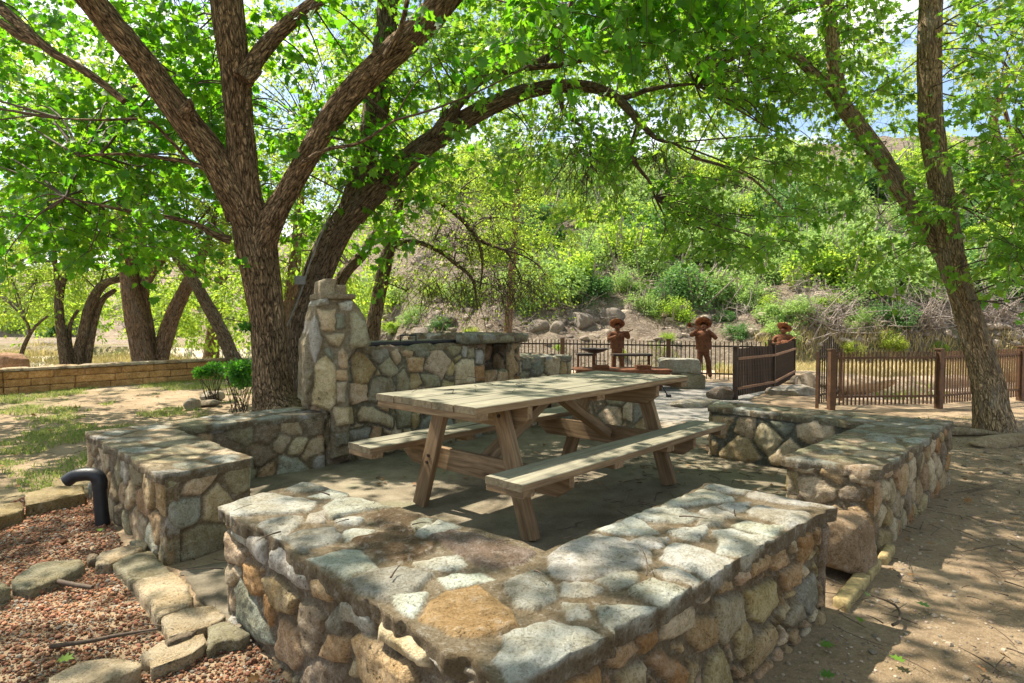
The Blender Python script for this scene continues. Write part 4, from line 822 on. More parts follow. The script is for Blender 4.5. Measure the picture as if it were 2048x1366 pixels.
# ------------------------------------------------------------------ statues of musicians
def skinfig(name, joints, edges, parent, mat):
    me = bpy.data.meshes.new(name); me.from_pydata([j[0] for j in joints], edges, []); o = bpy.data.objects.new(name, me); C.objects.link(o); o.parent = parent
    m = o.modifiers.new('skin', 'SKIN'); m.use_smooth_shade = True
    sv = me.skin_vertices[0].data if me.skin_vertices else None
    if sv is None:
        bpy.context.view_layer.objects.active = o; bpy.ops.mesh.customdata_skin_add(); sv = me.skin_vertices[0].data
    for i, j in enumerate(joints): sv[i].radius = j[1]; sv[i].use_root = (i == 0)
    s = o.modifiers.new('sub', 'SUBSURF'); s.levels = 1; s.render_levels = 1; me.materials.append(mat); return o
def statue(label, x, y, z0, H, kind, rz=0, lean=0):
    t = thing('musician_statue', label, 'statue', 'rusted musician statues', loc=(x, y, z0), rz=rz); s = H / 1.05; k = lambda *v: tuple(q * s for q in v)
    J = [(k(0, 0, .50), k(.085, .06)), (k(0, 0, .62), k(.095, .065)), (k(0, 0, .76), k(.12, .065)), (k(0, -.01, .84), k(.04, .04)), (k(0, -.02, .91), k(.062, .07)), (k(0, -.02, .97), k(.055, .06)),
         (k(-.055, 0, .44), k(.06, .06)), (k(-.075, -.02, .25), k(.045, .05)), (k(-.085, .0, .03), k(.055, .05)), (k(-.09, -.07, .01), k(.04, .025)), (k(.055, 0, .44), k(.06, .06)), (k(.095, .0, .25), k(.045, .05)), (k(.125, .02, .03), k(.055, .05)), (k(.13, -.06, .01), k(.04, .025))]
    E = [(0, 1), (1, 2), (2, 3), (3, 4), (4, 5), (0, 6), (6, 7), (7, 8), (8, 9), (0, 10), (10, 11), (11, 12), (12, 13)]
    if kind == 'violin': arms = [((-.14, 0, .80), (-.20, -.07, .68), (-.10, -.17, .74)), ((.14, 0, .80), (.21, -.08, .70), (.15, -.19, .82))]
    elif kind == 'trumpet': arms = [((-.14, 0, .80), (-.24, -.06, .76), (-.14, -.15, .86)), ((.14, 0, .80), (.22, -.07, .70), (.06, -.17, .85))]
    else: arms = [((-.14, 0, .80), (-.21, -.05, .66), (-.08, -.16, .60)), ((.14, 0, .80), (.22, -.05, .68), (.2, -.17, .72))]
    for ar in arms:
        b = len(J)
        for q, r in zip(ar, (.052, .044, .03)): J.append((k(*q), k(r, r)))
        hd = np.array(ar[2]); el = np.array(ar[1]); dd = (hd - el) / np.linalg.norm(hd - el); J.append((k(*(hd + dd * .04)), k(.024, .018)))
        E += [(2, b), (b, b + 1), (b + 1, b + 2), (b + 2, b + 3)]
    skinfig('body', J, E, t, M['rust'])
    a = Acc(); lathe(a, [(.0, .155), (.03, .15), (.05, .10), (.068, .02), (.11, .0), (.15, .006), (.178, .028), (.18, .034), (.152, .014), (.11, .008), (.06, .005)], (0, 0, 0), 28)
    o = a.build('sombrero', M['rustl'], t); o.location = k(0, .015, .965); o.rotation_euler = (R(-38 if kind != 'trumpet' else -46), R(16), 0); o.scale = (s * .85, s * .85, s)
    a = Acc(); box(a, k(0, -.005, .475), k(.20, .15, .05), taper=.95); bevel(a.build('belt', M['rust'], t, smooth=False), .01)
    a = Acc(); lathe(a, [(.155 * s, .50 * s), (.148 * s, .6 * s), (.165 * s, .74 * s), (.13 * s, .82 * s), (.05 * s, .85 * s)], (0, 0, 0), 20); o = a.build('jacket', M['rust'], t); o.scale = (.92, .55, 1)
    for sx in (-.022, .022): a = Acc(); V, F = ICO[1]; a.add(V * .008 * s + np.array(k(sx, -.088, .925)), F); a.build('eye', M['black'], t)
    a = Acc(); box(a, k(0, -.095, .905), k(.014, .022, .03)); a.build('nose', M['rustl'], t, smooth=False)
    a = Acc()
    if kind == 'violin':
        V, F = rockV(k(.075, .022, .045), 9, 3, .03); a.add(V + np.array(k(.10, -.17, .80)), F); V, F = rockV(k(.05, .022, .037), 10, 3, .03); a.add(V + np.array(k(.02, -.19, .77)), F)
        tubes(a, [k(.15, -.17, .82), k(.26, -.17, .88)], [.010 * s] * 2, 6); tubes(a, [k(-.20, -.22, .66), k(.20, -.21, .9)], [.004 * s] * 2, 5); a.build('violin', M['rust'], t)
    elif kind == 'trumpet':
        tubes(a, [k(0, -.12, .88), k(-.12, -.2, .90), k(-.24, -.26, .93)], [.008 * s, .009 * s, .012 * s], 8, step=.03); tubes(a, [k(-.24, -.26, .93), k(-.28, -.28, .94), k(-.31, -.30, .95)], [.014 * s, .024 * s, .05 * s], 14, cap=False)
        tubes(a, [k(-.04, -.14, .885), k(-.16, -.2, .84), k(-.2, -.24, .87), k(-.12, -.2, .9)], [.007 * s] * 4, 6, step=.03)
        for q in (0, .03, .06): tubes(a, [k(-.08 - q, -.17 - q * .5, .85), k(-.08 - q, -.17 - q * .5, .94)], [.009 * s] * 2, 6)
        a.build('trumpet', M['rustl'], t)
    else:
        V, F = rockV(k(.11, .04, .09), 11, 3, .03); a.add(V + np.array(k(-.03, -.17, .60)), F); V, F = rockV(k(.08, .04, .065), 12, 3, .03); a.add(V + np.array(k(.06, -.17, .66)), F); tubes(a, [k(.08, -.18, .67), k(.28, -.2, .80)], [.014 * s] * 2, 6); a.build('guitar', M['rustl'], t)
    return t
p = D(1234, 740, 11.9); statue('rusted steel violin player statue in a wide sombrero behind the fire pit', p[0], p[1], .14, 1.02, 'violin', R(8))
p = D(1406, 740, 11.3); statue('rusted steel trumpet player statue in a sombrero behind the stone bench', p[0], p[1], .14, 1.04, 'trumpet', R(-6))
p = D(1566, 740, 12.9); statue('rusted steel guitarist statue half hidden behind the open gate leaf', p[0], p[1], .02, 1.06, 'guitar', R(-35))
# ------------------------------------------------------------------ leaves
def _tpl_maple():
    o = np.array([(0, -.05), (.20, .02), (.40, .0), (.36, .20), (.54, .38), (.30, .48), (.26, .70), (.10, .66), (0, 1.0), (-.10, .66), (-.26, .70), (-.30, .48), (-.54, .38), (-.36, .20), (-.40, .0), (-.20, .02)])
    V = np.concatenate([[(0, .32, .0)], np.column_stack([o, np.abs(o[:, 0]) * .22 - .10 * (o[:, 1] - .3) ** 2])]); n = len(o); i = np.arange(n)
    return V, np.column_stack([np.zeros(n, int), i + 1, (i + 1) % n + 1])
def _tpl_ovate():
    o = np.array([(0, 0), (.26, .12), (.40, .36), (.30, .66), (.0, 1.0), (-.30, .66), (-.40, .36), (-.26, .12)])
    V = np.concatenate([[(0, .4, .0)], np.column_stack([o, np.abs(o[:, 0]) * .25 - .12 * (o[:, 1] - .4) ** 2])]); n = len(o); i = np.arange(n)
    return V, np.column_stack([np.zeros(n, int), i + 1, (i + 1) % n + 1])
def _tpl_oak():
    o = np.array([(0, 0), (.10, .12), (.30, .10), (.16, .28), (.42, .36), (.36, .46), (.18, .50), (.34, .74), (.12, .72), (0, 1.), (-.12, .72), (-.34, .74), (-.18, .50), (-.36, .46), (-.42, .36), (-.16, .28), (-.30, .10), (-.10, .12)])
    V = np.concatenate([[(0, .4, .0)], np.column_stack([o, np.abs(o[:, 0]) * .2 - .1 * (o[:, 1] - .4) ** 2])]); n = len(o); i = np.arange(n)
    return V, np.column_stack([np.zeros(n, int), i + 1, (i + 1) % n + 1])
TPL = {'maple': _tpl_maple(), 'ovate': _tpl_ovate(), 'oak': _tpl_oak(),
       'quad': (np.array([(0, 0, 0), (.30, .45, .06), (0, 1, -.06), (-.30, .45, .06)]), np.array([(0, 1, 2, 3)])),
       'tri2': (np.array([(0, 0, 0), (.34, .4, .05), (0, 1, 0), (-.34, .4, .05)]), np.array([(0, 1, 2, 3)]))}
def unit(v): return v / (np.linalg.norm(v, axis=-1, keepdims=True) + 1e-9)
def leaves(acc, pos, ax, nr, size, tpl, rg, tint=None):
    T, F = TPL[tpl]; n = len(pos); ax = unit(ax); s = unit(np.cross(ax, nr)); nn = np.cross(s, ax)
    V = pos[:, None] + size[:, None, None] * (T[None, :, :1] * s[:, None] + T[None, :, 1:2] * ax[:, None] + T[None, :, 2:3] * nn[:, None])
    Fa = (F[None] + (np.arange(n) * len(T))[:, None, None]).reshape(-1, F.shape[1])
    t1 = rg.uniform(0, 1, n) if tint is None else np.clip(tint + rg.normal(0, .22, n), 0, 1); t2 = np.clip(t1 * .5 + rg.uniform(0, .6, n), 0, 1)
    col = np.repeat(np.column_stack([t1, t2, t1, np.ones(n)]), len(T), 0); acc.add(V.reshape(-1, 3), Fa, col)
def sprays(acc, tw, c, d, L, nl, size, tpl, rg, droop=.35, spread=.12, twig=True, flat=.9):
    """c start points, d directions, nl leaves on each"""
    n = len(c); d = unit(d); t = rg.uniform(.1, 1, (n, nl)); Ln = L * rg.uniform(.6, 1.3, n)
    sag = np.array([0, 0, -1.])
    p = c[:, None] + d[:, None] * (t * Ln[:, None])[..., None] + sag * (droop * t ** 2 * Ln[:, None])[..., None]
    off = unit(rg.normal(0, 1, (n, nl, 3))) * (spread * rg.uniform(.2, 1, (n, nl)))[..., None] * np.array([1, 1, .6]); p = p + off
    ax = off / spread + d[:, None] * .5 + np.array([0, 0, -.45]) + rg.normal(0, .25, (n, nl, 3))
    nr = np.array([0, 0, flat]) + rg.normal(0, .55, (n, nl, 3))
    tint = np.repeat(rg.uniform(.1, .9, n), nl)
    leaves(acc, p.reshape(-1, 3), ax.reshape(-1, 3), nr.reshape(-1, 3), size * rg.uniform(.55, 1.25, n * nl), tpl, rg, tint)
    if twig: strands(tw, c, c + d * (Ln * .55)[:, None] - np.array([0, 0, 1]) * (droop * .3 * Ln)[:, None], c + d * Ln[:, None] - np.array([0, 0, 1.]) * (droop * Ln)[:, None], .005, .002)
def strands(acc, A, B, Cc, r0, r1, k=5, sides=3):
    """many thin quadratic twigs at once"""
    n = len(A)
    if n == 0: return
    t = np.linspace(0, 1, k)[None, :, None]; P = (1 - t) ** 2 * A[:, None] + 2 * t * (1 - t) * B[:, None] + t ** 2 * Cc[:, None]
    T = unit(Cc - A); a = unit(np.cross(T, np.array([.3, .2, .93]))); b = np.cross(T, a); th = np.arange(sides) / sides * 2 * math.pi
    r = (np.asarray(r0).reshape(-1, 1) * (1 - t[..., 0]) + np.asarray(r1).reshape(-1, 1) * t[..., 0]) * np.ones((n, k))
    V = P[:, :, None] + r[:, :, None, None] * (np.cos(th)[None, None, :, None] * a[:, None, None] + np.sin(th)[None, None, :, None] * b[:, None, None])
    i = np.arange(k - 1)[:, None] * sides; j = np.arange(sides)[None]; j2 = (j + 1) % sides
    F = np.stack([i + j, i + j2, i + sides + j2, i + sides + j], -1).reshape(-1, 4)
    F = (F[None] + (np.arange(n) * k * sides)[:, None, None]).reshape(-1, 4); acc.add(V.reshape(-1, 3), F)
def limb(acc, pts, dep, n=20, disp=0., seed=0, step=.04, slim=.92, cap=True):
    """pts (px,py,width px); dep = depth or list of depths"""
    dep = np.broadcast_to(dep, (len(pts),)) if np.ndim(dep) == 0 else np.interp(np.arange(len(pts)), np.linspace(0, len(pts) - 1, len(dep)), dep)
    P = np.array([D(p[0], p[1], y) for p, y in zip(pts, dep)]); r = np.array([p[2] / FPX * y / 2 for p, y in zip(pts, dep)]) * slim
    tubes(acc, P, r, n, 0, None, disp, seed, step, cap); return P
def path_pts(Ps, step=.15):
    out = []
    for P in Ps:
        q, _ = smoothpath(P, np.zeros(len(P)), step); out.append(q)
    return np.concatenate(out)
def crown(name, root, Ps, regions, leafm, tpl, size, seed, nl=16, L=.42, droop=.35, hubs=True, flat=.9, spread=.12, sprayr=.008, minhub=5, zmin=None, keep=None, clear=.085, gap=-.22):
    """regions: (px0,py0,px1,py1,d0,d1,n) boxes seen from the camera, or ('w',x0,x1,y0,y1,z0,z1,n) boxes in the world"""
    rg = np.random.default_rng(seed); S = []; Wd = []
    for g in regions:
        if g[0] == 'w':
            n = g[7]; A_r = (g[2] - g[1]) * (g[4] - g[3]); ce = math.sqrt(A_r / n); xs, ys = np.meshgrid(np.arange(g[1], g[2], ce), np.arange(g[3], g[4], ce)); k_ = xs.size
            Wd.append(np.column_stack([xs.ravel() + rg.uniform(0, ce, k_), ys.ravel() + rg.uniform(0, ce, k_), rg.uniform(g[5], g[6], k_)]))
        elif g[0] == 'e':
            _, cx, cy_, rx, ry, d0, d1, n = g; u_ = unit(rg.normal(0, 1, (n, 3))) * rg.uniform(.25, 1, (n, 1)) ** .5
            S.append(np.array([D(cx + rx * a_, cy_ + ry * b_, (d0 + d1) / 2 + (d1 - d0) / 2 * c_) for a_, b_, c_ in u_]))
        else:
            n = g[6]; S.append(np.array([D(rg.uniform(g[0], g[2]), rg.uniform(g[1], g[3]), rg.uniform(g[4], g[5])) for _ in range(n)]))
    S = np.concatenate(S)
    if zmin is not None: S = S[S[:, 2] > zmin]
    cl = fbm(S, .9, seed + 3, 3); S = S[cl > gap]           # clumps and gaps
    if Wd: S = np.concatenate([S] + Wd)
    nodes = path_pts(Ps); big = path_pts(keep) if keep is not None else None
    if big is not None:                                     # leaves hang off the ends of the limbs, few right against them
        dvn = (np.linalg.norm(S[:, None] - big[None], axis=2)).min(1); sp_ = S / np.maximum(S[:, 1:2], .1); bp = big / big[:, 1:2]
        zz = (S[:, 2] - CH) / np.maximum(S[:, 1], .1); zb = (big[:, 2] - CH) / big[:, 1]
        da = np.hypot(sp_[:, :1] - bp[None, :, 0], zz[:, None] - zb[None]); near_ = da.argmin(1); front = (da.min(1) < clear) & (S[:, 1] < big[near_, 1] + .35) & (S[:, 1] > .5)
        S = S[~((front & (rg.random(len(S)) < .9)) | (dvn < .22))]
    la, tw = Acc(), Acc()
    nh = max(3, len(S) // minhub); H = S[rg.choice(len(S), nh, replace=False)]
    def nearest(Q, T_):
        idx = np.zeros(len(Q), int)
        for i in range(0, len(Q), 400): idx[i:i + 400] = ((Q[i:i + 400, None] - T_[None]) ** 2).sum(-1).argmin(1)
        return idx
    N0 = nodes[nearest(H, nodes)]; ln = np.linalg.norm(H - N0, axis=1); ok = ln < 2.3
    mid = (N0 + H) / 2 + rg.normal(0, .16, H.shape) * ln[:, None] + np.array([0, 0, .12]) * ln[:, None]
    if hubs: strands(tw, N0[ok], mid[ok], H[ok], sprayr * (.7 + ln[ok] * .5), np.full(ok.sum(), sprayr * .45), 8, 5)
    hi = nearest(S, H); Hs = H[hi]; dv = S - Hs; dl = np.linalg.norm(dv, axis=1)
    if hubs: strands(tw, Hs, (Hs + S) / 2 + rg.normal(0, .22, S.shape) * dl[:, None] + np.array([0, 0, .1]) * dl[:, None], S, sprayr * .36, sprayr * .22, 7, 3)
    dirs = unit(dv + rg.normal(0, .35, S.shape) * (dl[:, None] + .2)) * np.array([1, 1, .5])
    sprays(la, tw, S, dirs, L, nl, size, tpl, rg, droop, spread, hubs, flat)
    o = la.build(name, M[leafm], root)
    if tw.n: tw.build('twigs', M['twig'], root, col=False)
    return S
# ------------------------------------------------------------------ the forked oak over the table
t1 = thing('oak_tree', 'big forked tree with three heavy limbs standing left of the stone chimney', 'tree')
a = Acc(); kw = dict(disp=.020, step=.022, slim=.9)
T1 = [limb(a, [(560,830,130),(550,800,90),(545,770,78),(540,720,70),(536,650,68),(524,560,74),(514,500,82),(508,455,88),(500,415,74)], [6.5], 60, seed=1, **kw),
 limb(a, [(512,480,72),(498,440,74),(470,390,68),(425,310,60),(370,240,58),(290,130,54),(215,40,52),(150,-40,50),(60,-150,44),(-60,-260,36)], [6.5, 6.3, 5.9, 5.4, 5.0], 52, seed=2, **kw),
 limb(a, [(512,480,70),(500,430,70),(490,370,58),(480,250,58),(468,130,60),(452,0,62),(440,-120,58),(425,-300,48)], [6.5, 6.3, 6.1, 5.9], 52, seed=3, **kw),
 limb(a, [(522,485,62),(540,445,56),(568,395,44),(600,340,42),(640,270,44),(690,200,48),(760,130,52),(840,55,54),(905,-20,52),(970,-110,46),(1050,-250,38)], [6.45, 6.3, 6.1, 5.9], 48, seed=4, **kw),
 limb(a, [(484,160,40),(500,135,36),(530,95,32),(575,50,30),(625,10,28),(690,-50,24)], [6.1, 6.2, 6.3], 30, seed=5, **kw),
 limb(a, [(60,-150,26),(10,-60,24),(-25,-10,22),(0,15,22),(35,45,22),(70,75,20),(110,108,18),(150,130,17),(190,155,15),(222,180,14),(248,203,12)], [5.2, 5.0, 5.0], 26, seed=6, **kw),
 limb(a, [(-60,20,14),(0,45,15),(40,72,16),(80,88,14)], [5.0], 18, seed=7, **kw),
 limb(a, [(370,228,30),(378,212,20),(380,200,8)], [5.85, 5.75], 12, seed=8, **kw),
 limb(a, [(497,160,18),(510,152,14),(522,140,7)], [6.0], 12, seed=8, **kw),
 limb(a, [(460,480,20),(430,470,14),(395,450,11),(340,435,9),(270,425,7),(200,410,6),(130,395,4)], [6.4, 5.8], 10, step=.05),
 limb(a, [(462,440,22),(450,410,15),(430,360,12),(395,330,10),(320,315,8),(240,308,6),(160,312,4)], [6.4, 5.8], 10, step=.05),
 limb(a, [(390,335,9),(330,270,7),(290,240,6),(200,240,5),(120,237,3)], [6.1, 5.6], 8, step=.05),
 limb(a, [(600,330,12),(650,300,9),(720,285,7),(790,240,5)], [6.2, 5.6], 8, step=.05),
 limb(a, [(770,115,16),(800,60,12),(815,0,10),(830,-60,8)], [6.0, 5.6], 8, step=.05)]
a.build('trunk', M['bark'], t1, bark=True, col=False)
crown('crown', t1, T1, [(-150,20,480,500,6.0,8.8,400), (-150,-120,420,330,5.6,8.4,260), (380,-120,1000,330,6.0,8.4,260), (560,150,840,500,6.2,8.2,110), (900,-140,1450,110,4.6,6.4,170), (0,250,430,520,5.8,8.2,150), (-150,380,150,540,5.8,7.6,50), (150,-60,900,200,4.8,5.8,30), (560,330,700,420,5.6,6.0,5), (0,-60,500,480,7.5,9.5,110), (850,-140,1500,60,4.4,5.6,60),
  ('w', -6.5, 3.5, -2.5, 7.5, 4.6, 7.2, 1150), ('w', -11.5, -6.5, 3, 13, 5.6, 7.6, 300)], 'leaf', 'maple', .095, 11, nl=17, L=.40, droop=.4, keep=T1[:5], gap=-.16)  # world boxes: unseen overhead leaves added to shade the patio and lawn
# ------------------------------------------------------------------ the arching tree behind the chimney
t2 = thing('oak_tree', 'tree with a long limb arching to the right above the table', 'tree')
a = Acc(); kw = dict(disp=.017, step=.026, slim=.88)
T2 = [limb(a, [(606,835,100),(600,790,74),(600,720,60),(606,650,56),(628,570,58),(655,500,58),(690,440,56),(733,395,54)], [7.3], 52, seed=11, **kw),
 limb(a, [(705,430,50),(733,400,50),(780,352,46),(820,316,44),(891,263,40),(961,222,36),(1031,190,32),(1075,178,28),(1119,172,26),(1190,176,22),(1242,204,20),(1277,242,15),(1312,276,10),(1345,286,6)], [7.3, 7.2, 7.0, 6.8], 44, seed=12, **kw),
 limb(a, [(676,455,46),(700,420,46),(722,350,44),(738,290,48),(755,200,50),(768,100,46),(775,0,42),(780,-120,36)], [7.3, 7.4], 40, seed=13, **kw),
 limb(a, [(1200,182,14),(1242,196,13),(1295,180,11),(1340,172,8),(1390,168,5)], [6.95], 12, step=.04),
 limb(a, [(1275,255,12),(1268,275,11),(1256,298,11),(1266,318,10),(1280,340,8),(1300,365,6),(1310,395,4)], [6.9], 10, step=.04),
 limb(a, [(870,275,34),(905,222,24),(950,168,22),(996,140,22),(1050,130,20),(1084,123,18),(1105,98,16),(1126,56,14),(1150,-20,10)], [7.1], 24, seed=15, **kw),
 limb(a, [(1000,145,14),(1060,135,14),(1120,130,12),(1180,115,10),(1240,98,8),(1310,90,6)], [7.1, 6.6], 10, step=.05),
 limb(a, [(1118,172,12),(1128,225,9),(1165,255,7),(1180,290,6),(1182,330,4)], [6.9], 8, step=.04)]
a.build('trunk', M['bark2'], t2, bark=True, col=False)
crown('crown', t2, T2, [(850,60,1400,330,5.6,8.2,300), (1180,140,1420,420,6.0,7.8,150), (1250,260,1640,500,6.0,7.4,210), (600,250,900,480,7.2,9.0,60), (700,-100,1100,200,6.4,9,120), (1330,-60,1560,220,6,8,110), ('w', -1, 6, 3.5, 9, 5.0, 8, 300), ('w', -2.5, 3, 10.0, 14.8, 6.6, 9.2, 620), (1330,-60,1720,220,6.4,9,180), (1180,300,1420,420,6.2,7.4,60), (1380,380,1650,510,6.2,7.4,110)], 'leaf2', 'oak', .08, 21, nl=24, L=.34, droop=.5, keep=T2[:2], clear=.05, gap=-.2)  # world boxes: leaf cover mostly above the frame, added to shade patio and path
a = Acc(); tubes(a, [D(575,652,7.0), D(600,590,6.95), D(622,520,6.95), D(650,450,6.95), D(675,400,6.9), D(690,360,6.9)], [.009] * 6, 8, step=.05)
cd = thing('spotlight', 'small grey spotlight on a conduit running up the arching trunk', 'spotlight'); a.build('conduit', M['grey'], cd, col=False)
a = Acc(); q = D(603, 561, 6.9); box(a, q, (.09, .07, .075), rot=R(20), taper=.85); box(a, q + [.0, -.05, .0], (.11, .02, .095), rot=R(20)); bevel(a.build('housing', M['grey'], cd, smooth=False, col=False))
# ------------------------------------------------------------------ leaning tree on the right
t3 = thing('oak_tree', 'leaning pale barked tree on the right beside the picket fence', 'tree')
a = Acc(); kw = dict(disp=.016, step=.028, slim=.75)
T3 = [limb(a, [(1996,885,125),(1990,858,90),(1983,810,76),(1976,765,70),(1958,700,62),(1928,600,54),(1910,540,54),(1897,460,52),(1878,350,54),(1862,246,55),(1858,140,54),(1861,0,50),(1866,-120,46),(1875,-300,38)], [6.75, 6.8, 6.8, 6.7], 52, seed=21, **kw),
 limb(a, [(1905,560,44),(1888,515,42),(1860,468,40),(1815,400,42),(1765,320,44),(1712,245,42),(1682,200,38),(1668,120,34),(1662,60,33),(1650,-20,30),(1640,-140,26)], [6.85, 7.2, 7.3], 40, seed=22, **kw),
 limb(a, [(1690,215,30),(1655,172,28),(1622,142,24),(1590,112,22),(1555,97,19),(1520,100,16),(1480,108,13),(1460,120,11),(1430,132,8),(1405,160,5)], [7.3, 7.1], 26, seed=23, **kw),
 limb(a, [(1595,108,12),(1550,80,10),(1500,60,10),(1470,58,10),(1430,78,11),(1400,95,10),(1375,115,8),(1350,140,5)], [7.2], 10, step=.04),
 limb(a, [(1400,95,8),(1430,40,10),(1455,0,10),(1475,-50,8)], [7.2], 10, step=.04),
 limb(a, [(1383,315,7),(1440,330,7),(1500,355,6),(1545,395,5),(1575,430,3)], [6.9], 8, step=.04),
 limb(a, [(1895,440,16),(1930,380,10),(1990,330,7),(2060,300,5)], [6.7, 6.2], 8, step=.05)]
a.build('trunk', M['bark3'], t3, bark=True, col=False)
crown('crown', t3, T3, [(1700,180,1880,420,6.0,7.2,120), (1880,-100,2200,620,5.4,7.6,330), (1420,-120,1800,210,6.2,8.6,380), (1640,150,1780,330,6.6,8.0,50), (1860,300,2180,560,5.6,6.6,140), (1740,330,1880,560,6.8,7.6,70),
  ('w', 2.5, 9, -1, 8, 5.0, 7.8, 480)], 'leaf2', 'oak', .088, 31, nl=20, L=.36, droop=.35, keep=T3[:2], clear=.06, gap=-.2)  # world box: out-of-view leaf layer added to cast shade from above
# ------------------------------------------------------------------ trees behind
def btree(label, limbs, regions, seed, bark='bark4', leaf='leafb', size=.085, tpl='quad', nl=22, L=.5, group='trees behind the ochre wall and the pit', n=16, droop=.3, flat=.7, disp=.014):
    t = thing('tree', label, 'tree', group); a = Acc(); Ps = [limb(a, p, d, n, disp=disp, seed=seed + k, step=.06) for k, (p, d) in enumerate(limbs)]
    a.build('trunk', M[bark], t, bark=True, col=False)
    crown('crown', t, Ps, regions, leaf, tpl, size, seed, nl=nl, L=L, droop=droop, flat=flat, minhub=7, spread=.2, sprayr=.014); return t
btree('thick double trunk tree rising behind the ochre wall', [([(290,735,54),(286,715,46),(272,640,42),(258,560,32),(250,480,28),(248,400,26),(250,300,22),(255,180,16)], 12.6), ([(300,735,40),(296,690,34),(286,600,26),(280,500,22),(285,420,18),(300,300,14)], 12.8), ([(288,570,18),(320,525,15),(345,500,12),(380,470,8)], 12.7)],
    [('e', 260, 330, 280, 240, 11.5, 15, 620), ('e', 380, 440, 160, 80, 12, 14, 100)], 41)
btree('tree leaning right just beside the double trunk', [([(318,735,42),(322,710,36),(342,640,30),(370,580,25),(395,530,21),(412,490,17),(430,430,12)], 12.9)], [('e', 440, 380, 170, 130, 12, 15, 170), ('e', 400, 560, 90, 60, 12.5, 14, 20)], 51)
btree('tree leaning left with grey bark in front of the shrubs', [([(478,735,32),(465,712,27),(440,655,26),(412,605,24),(386,560,21),(362,530,15),(340,500,8)], 12.2)], [('e', 330, 470, 110, 70, 11.5, 13, 40)], 55, 'bark2')
btree('slim dark tree, left one of the group near the left edge', [([(133,735,24),(122,660,18),(118,600,17),(128,555,14),(150,515,9),(170,470,6)], 13.2), ([(120,600,12),(112,540,10),(105,470,7)], 13.2)], [('e', 100, 470, 150, 110, 12.5, 15, 190), ('e', 60, 560, 110, 50, 13, 15, 60)], 61, 'bark2')
btree('curving tree whose limb bends right towards the double trunk', [([(155,735,24),(158,700,20),(168,660,20),(180,612,20),(205,570,17),(240,558,12)], 13.4), ([(172,735,16),(180,690,14),(190,640,13),(205,600,11),(230,580,9)], 13.5), ([(146,735,10),(140,690,9),(140,650,8),(156,620,6)], 13.3)], [('e', 200, 480, 130, 90, 13, 15.5, 130)], 66, 'bark2')
btree('small crooked sapling near the left edge behind the ochre wall', [([(38,740,8),(44,705,8),(56,675,8),(72,652,6),(98,630,4)], 13.), ([(60,668,5),(56,650,5),(48,638,4)], 13.)], [('e', 40, 590, 120, 55, 12.5, 14.5, 60)], 71, 'bark2')
btree('dark trunk rising close behind the chimney', [([(655,720,32),(668,620,30),(680,565,27),(700,535,25),(723,512,24),(742,480,18),(760,455,12)], 8.8)], [('e', 640, 470, 90, 60, 8.5, 10, 30)], 76, 'bark2', 'leaf2')
btree('upright brown tree right of the chimney with drooping boughs', [([(735,735,38),(742,680,34),(754,610,28),(768,540,28),(782,480,24),(795,420,20),(805,360,14)], 9.6), ([(785,492,12),(810,484,11),(844,487,10),(882,505,9),(910,527,8),(945,560,6),(955,620,3)], [9.6, 9.2]), ([(800,400,14),(870,400,12),(925,440,11),(960,480,9),(1010,500,6)], [9.6, 9.2]), ([(925,440,8),(955,480,8),(965,525,5),(960,580,3)], 9.2)],
    [('e', 900, 420, 170, 110, 8.8, 11.5, 210), ('e', 1000, 540, 130, 60, 9.2, 11, 90), ('e', 860, 580, 110, 50, 9.2, 10.5, 45), ('e', 750, 300, 200, 120, 9.5, 12, 150)], 81, 'bark2', 'leafb', .05, nl=30, droop=.7)
btree('broad tree crown filling the gap between the big forked tree and the arch', [([(560,760,30),(575,640,26),(590,520,22),(600,400,18),(610,250,12)], 15.5)], [('e', 560, 480, 160, 160, 14, 19, 300), ('e', 600, 200, 300, 230, 14, 20, 750), ('e', 430, 620, 140, 70, 15, 18, 110)], 91, size=.11)
btree('tall sunny tree behind the arching limb', [([(1010,740,20),(1020,600,16),(1030,450,14),(1040,300,10)], 22.)], [('e', 900, 200, 280, 200, 18, 25, 600), ('e', 1150, 60, 260, 150, 18, 25, 450), ('e', 1400, 120, 170, 130, 18, 25, 300), ('e', 1400, 250, 110, 70, 20, 26, 140), ('e', 1700, 180, 170, 130, 20, 26, 280), ('e', 1020, 400, 150, 120, 19, 23, 150)], 96, size=.14, L=.7)
btree('sunlit tree with yellow green leaves at the upper right edge', [([(2120,720,40),(2080,500,30),(2010,330,24),(1990,260,16),(1995,200,12),(2030,150,8)], 14.), ([(2060,400,14),(2020,260,8),(2000,180,6)], 14.)], [('e', 2040, 260, 110, 190, 12, 16, 130), ('e', 1960, 90, 130, 110, 12, 16, 90)], 101, leaf='leafy', size=.10)
btree('distant pale tree at the far left edge', [([(-80,730,30),(-70,600,24),(-60,450,20)], 20.)], [('e', -20, 560, 160, 100, 18, 24, 240), ('e', 20, 260, 260, 260, 15, 22, 850), ('e', 120, 620, 100, 35, 20, 26, 50)], 106, size=.13, L=.7)
btree('sunlit tree filling the background behind the double trunk', [([(420,740,34),(430,640,28),(445,540,22),(450,430,16)], 22.)], [('e', 420, 590, 200, 100, 19, 27, 380), ('e', 200, 590, 160, 80, 22, 28, 240), ('e', 640, 560, 140, 120, 18, 26, 240), ('e', 60, 540, 160, 90, 22, 28, 150)], 111, size=.15, L=.7)
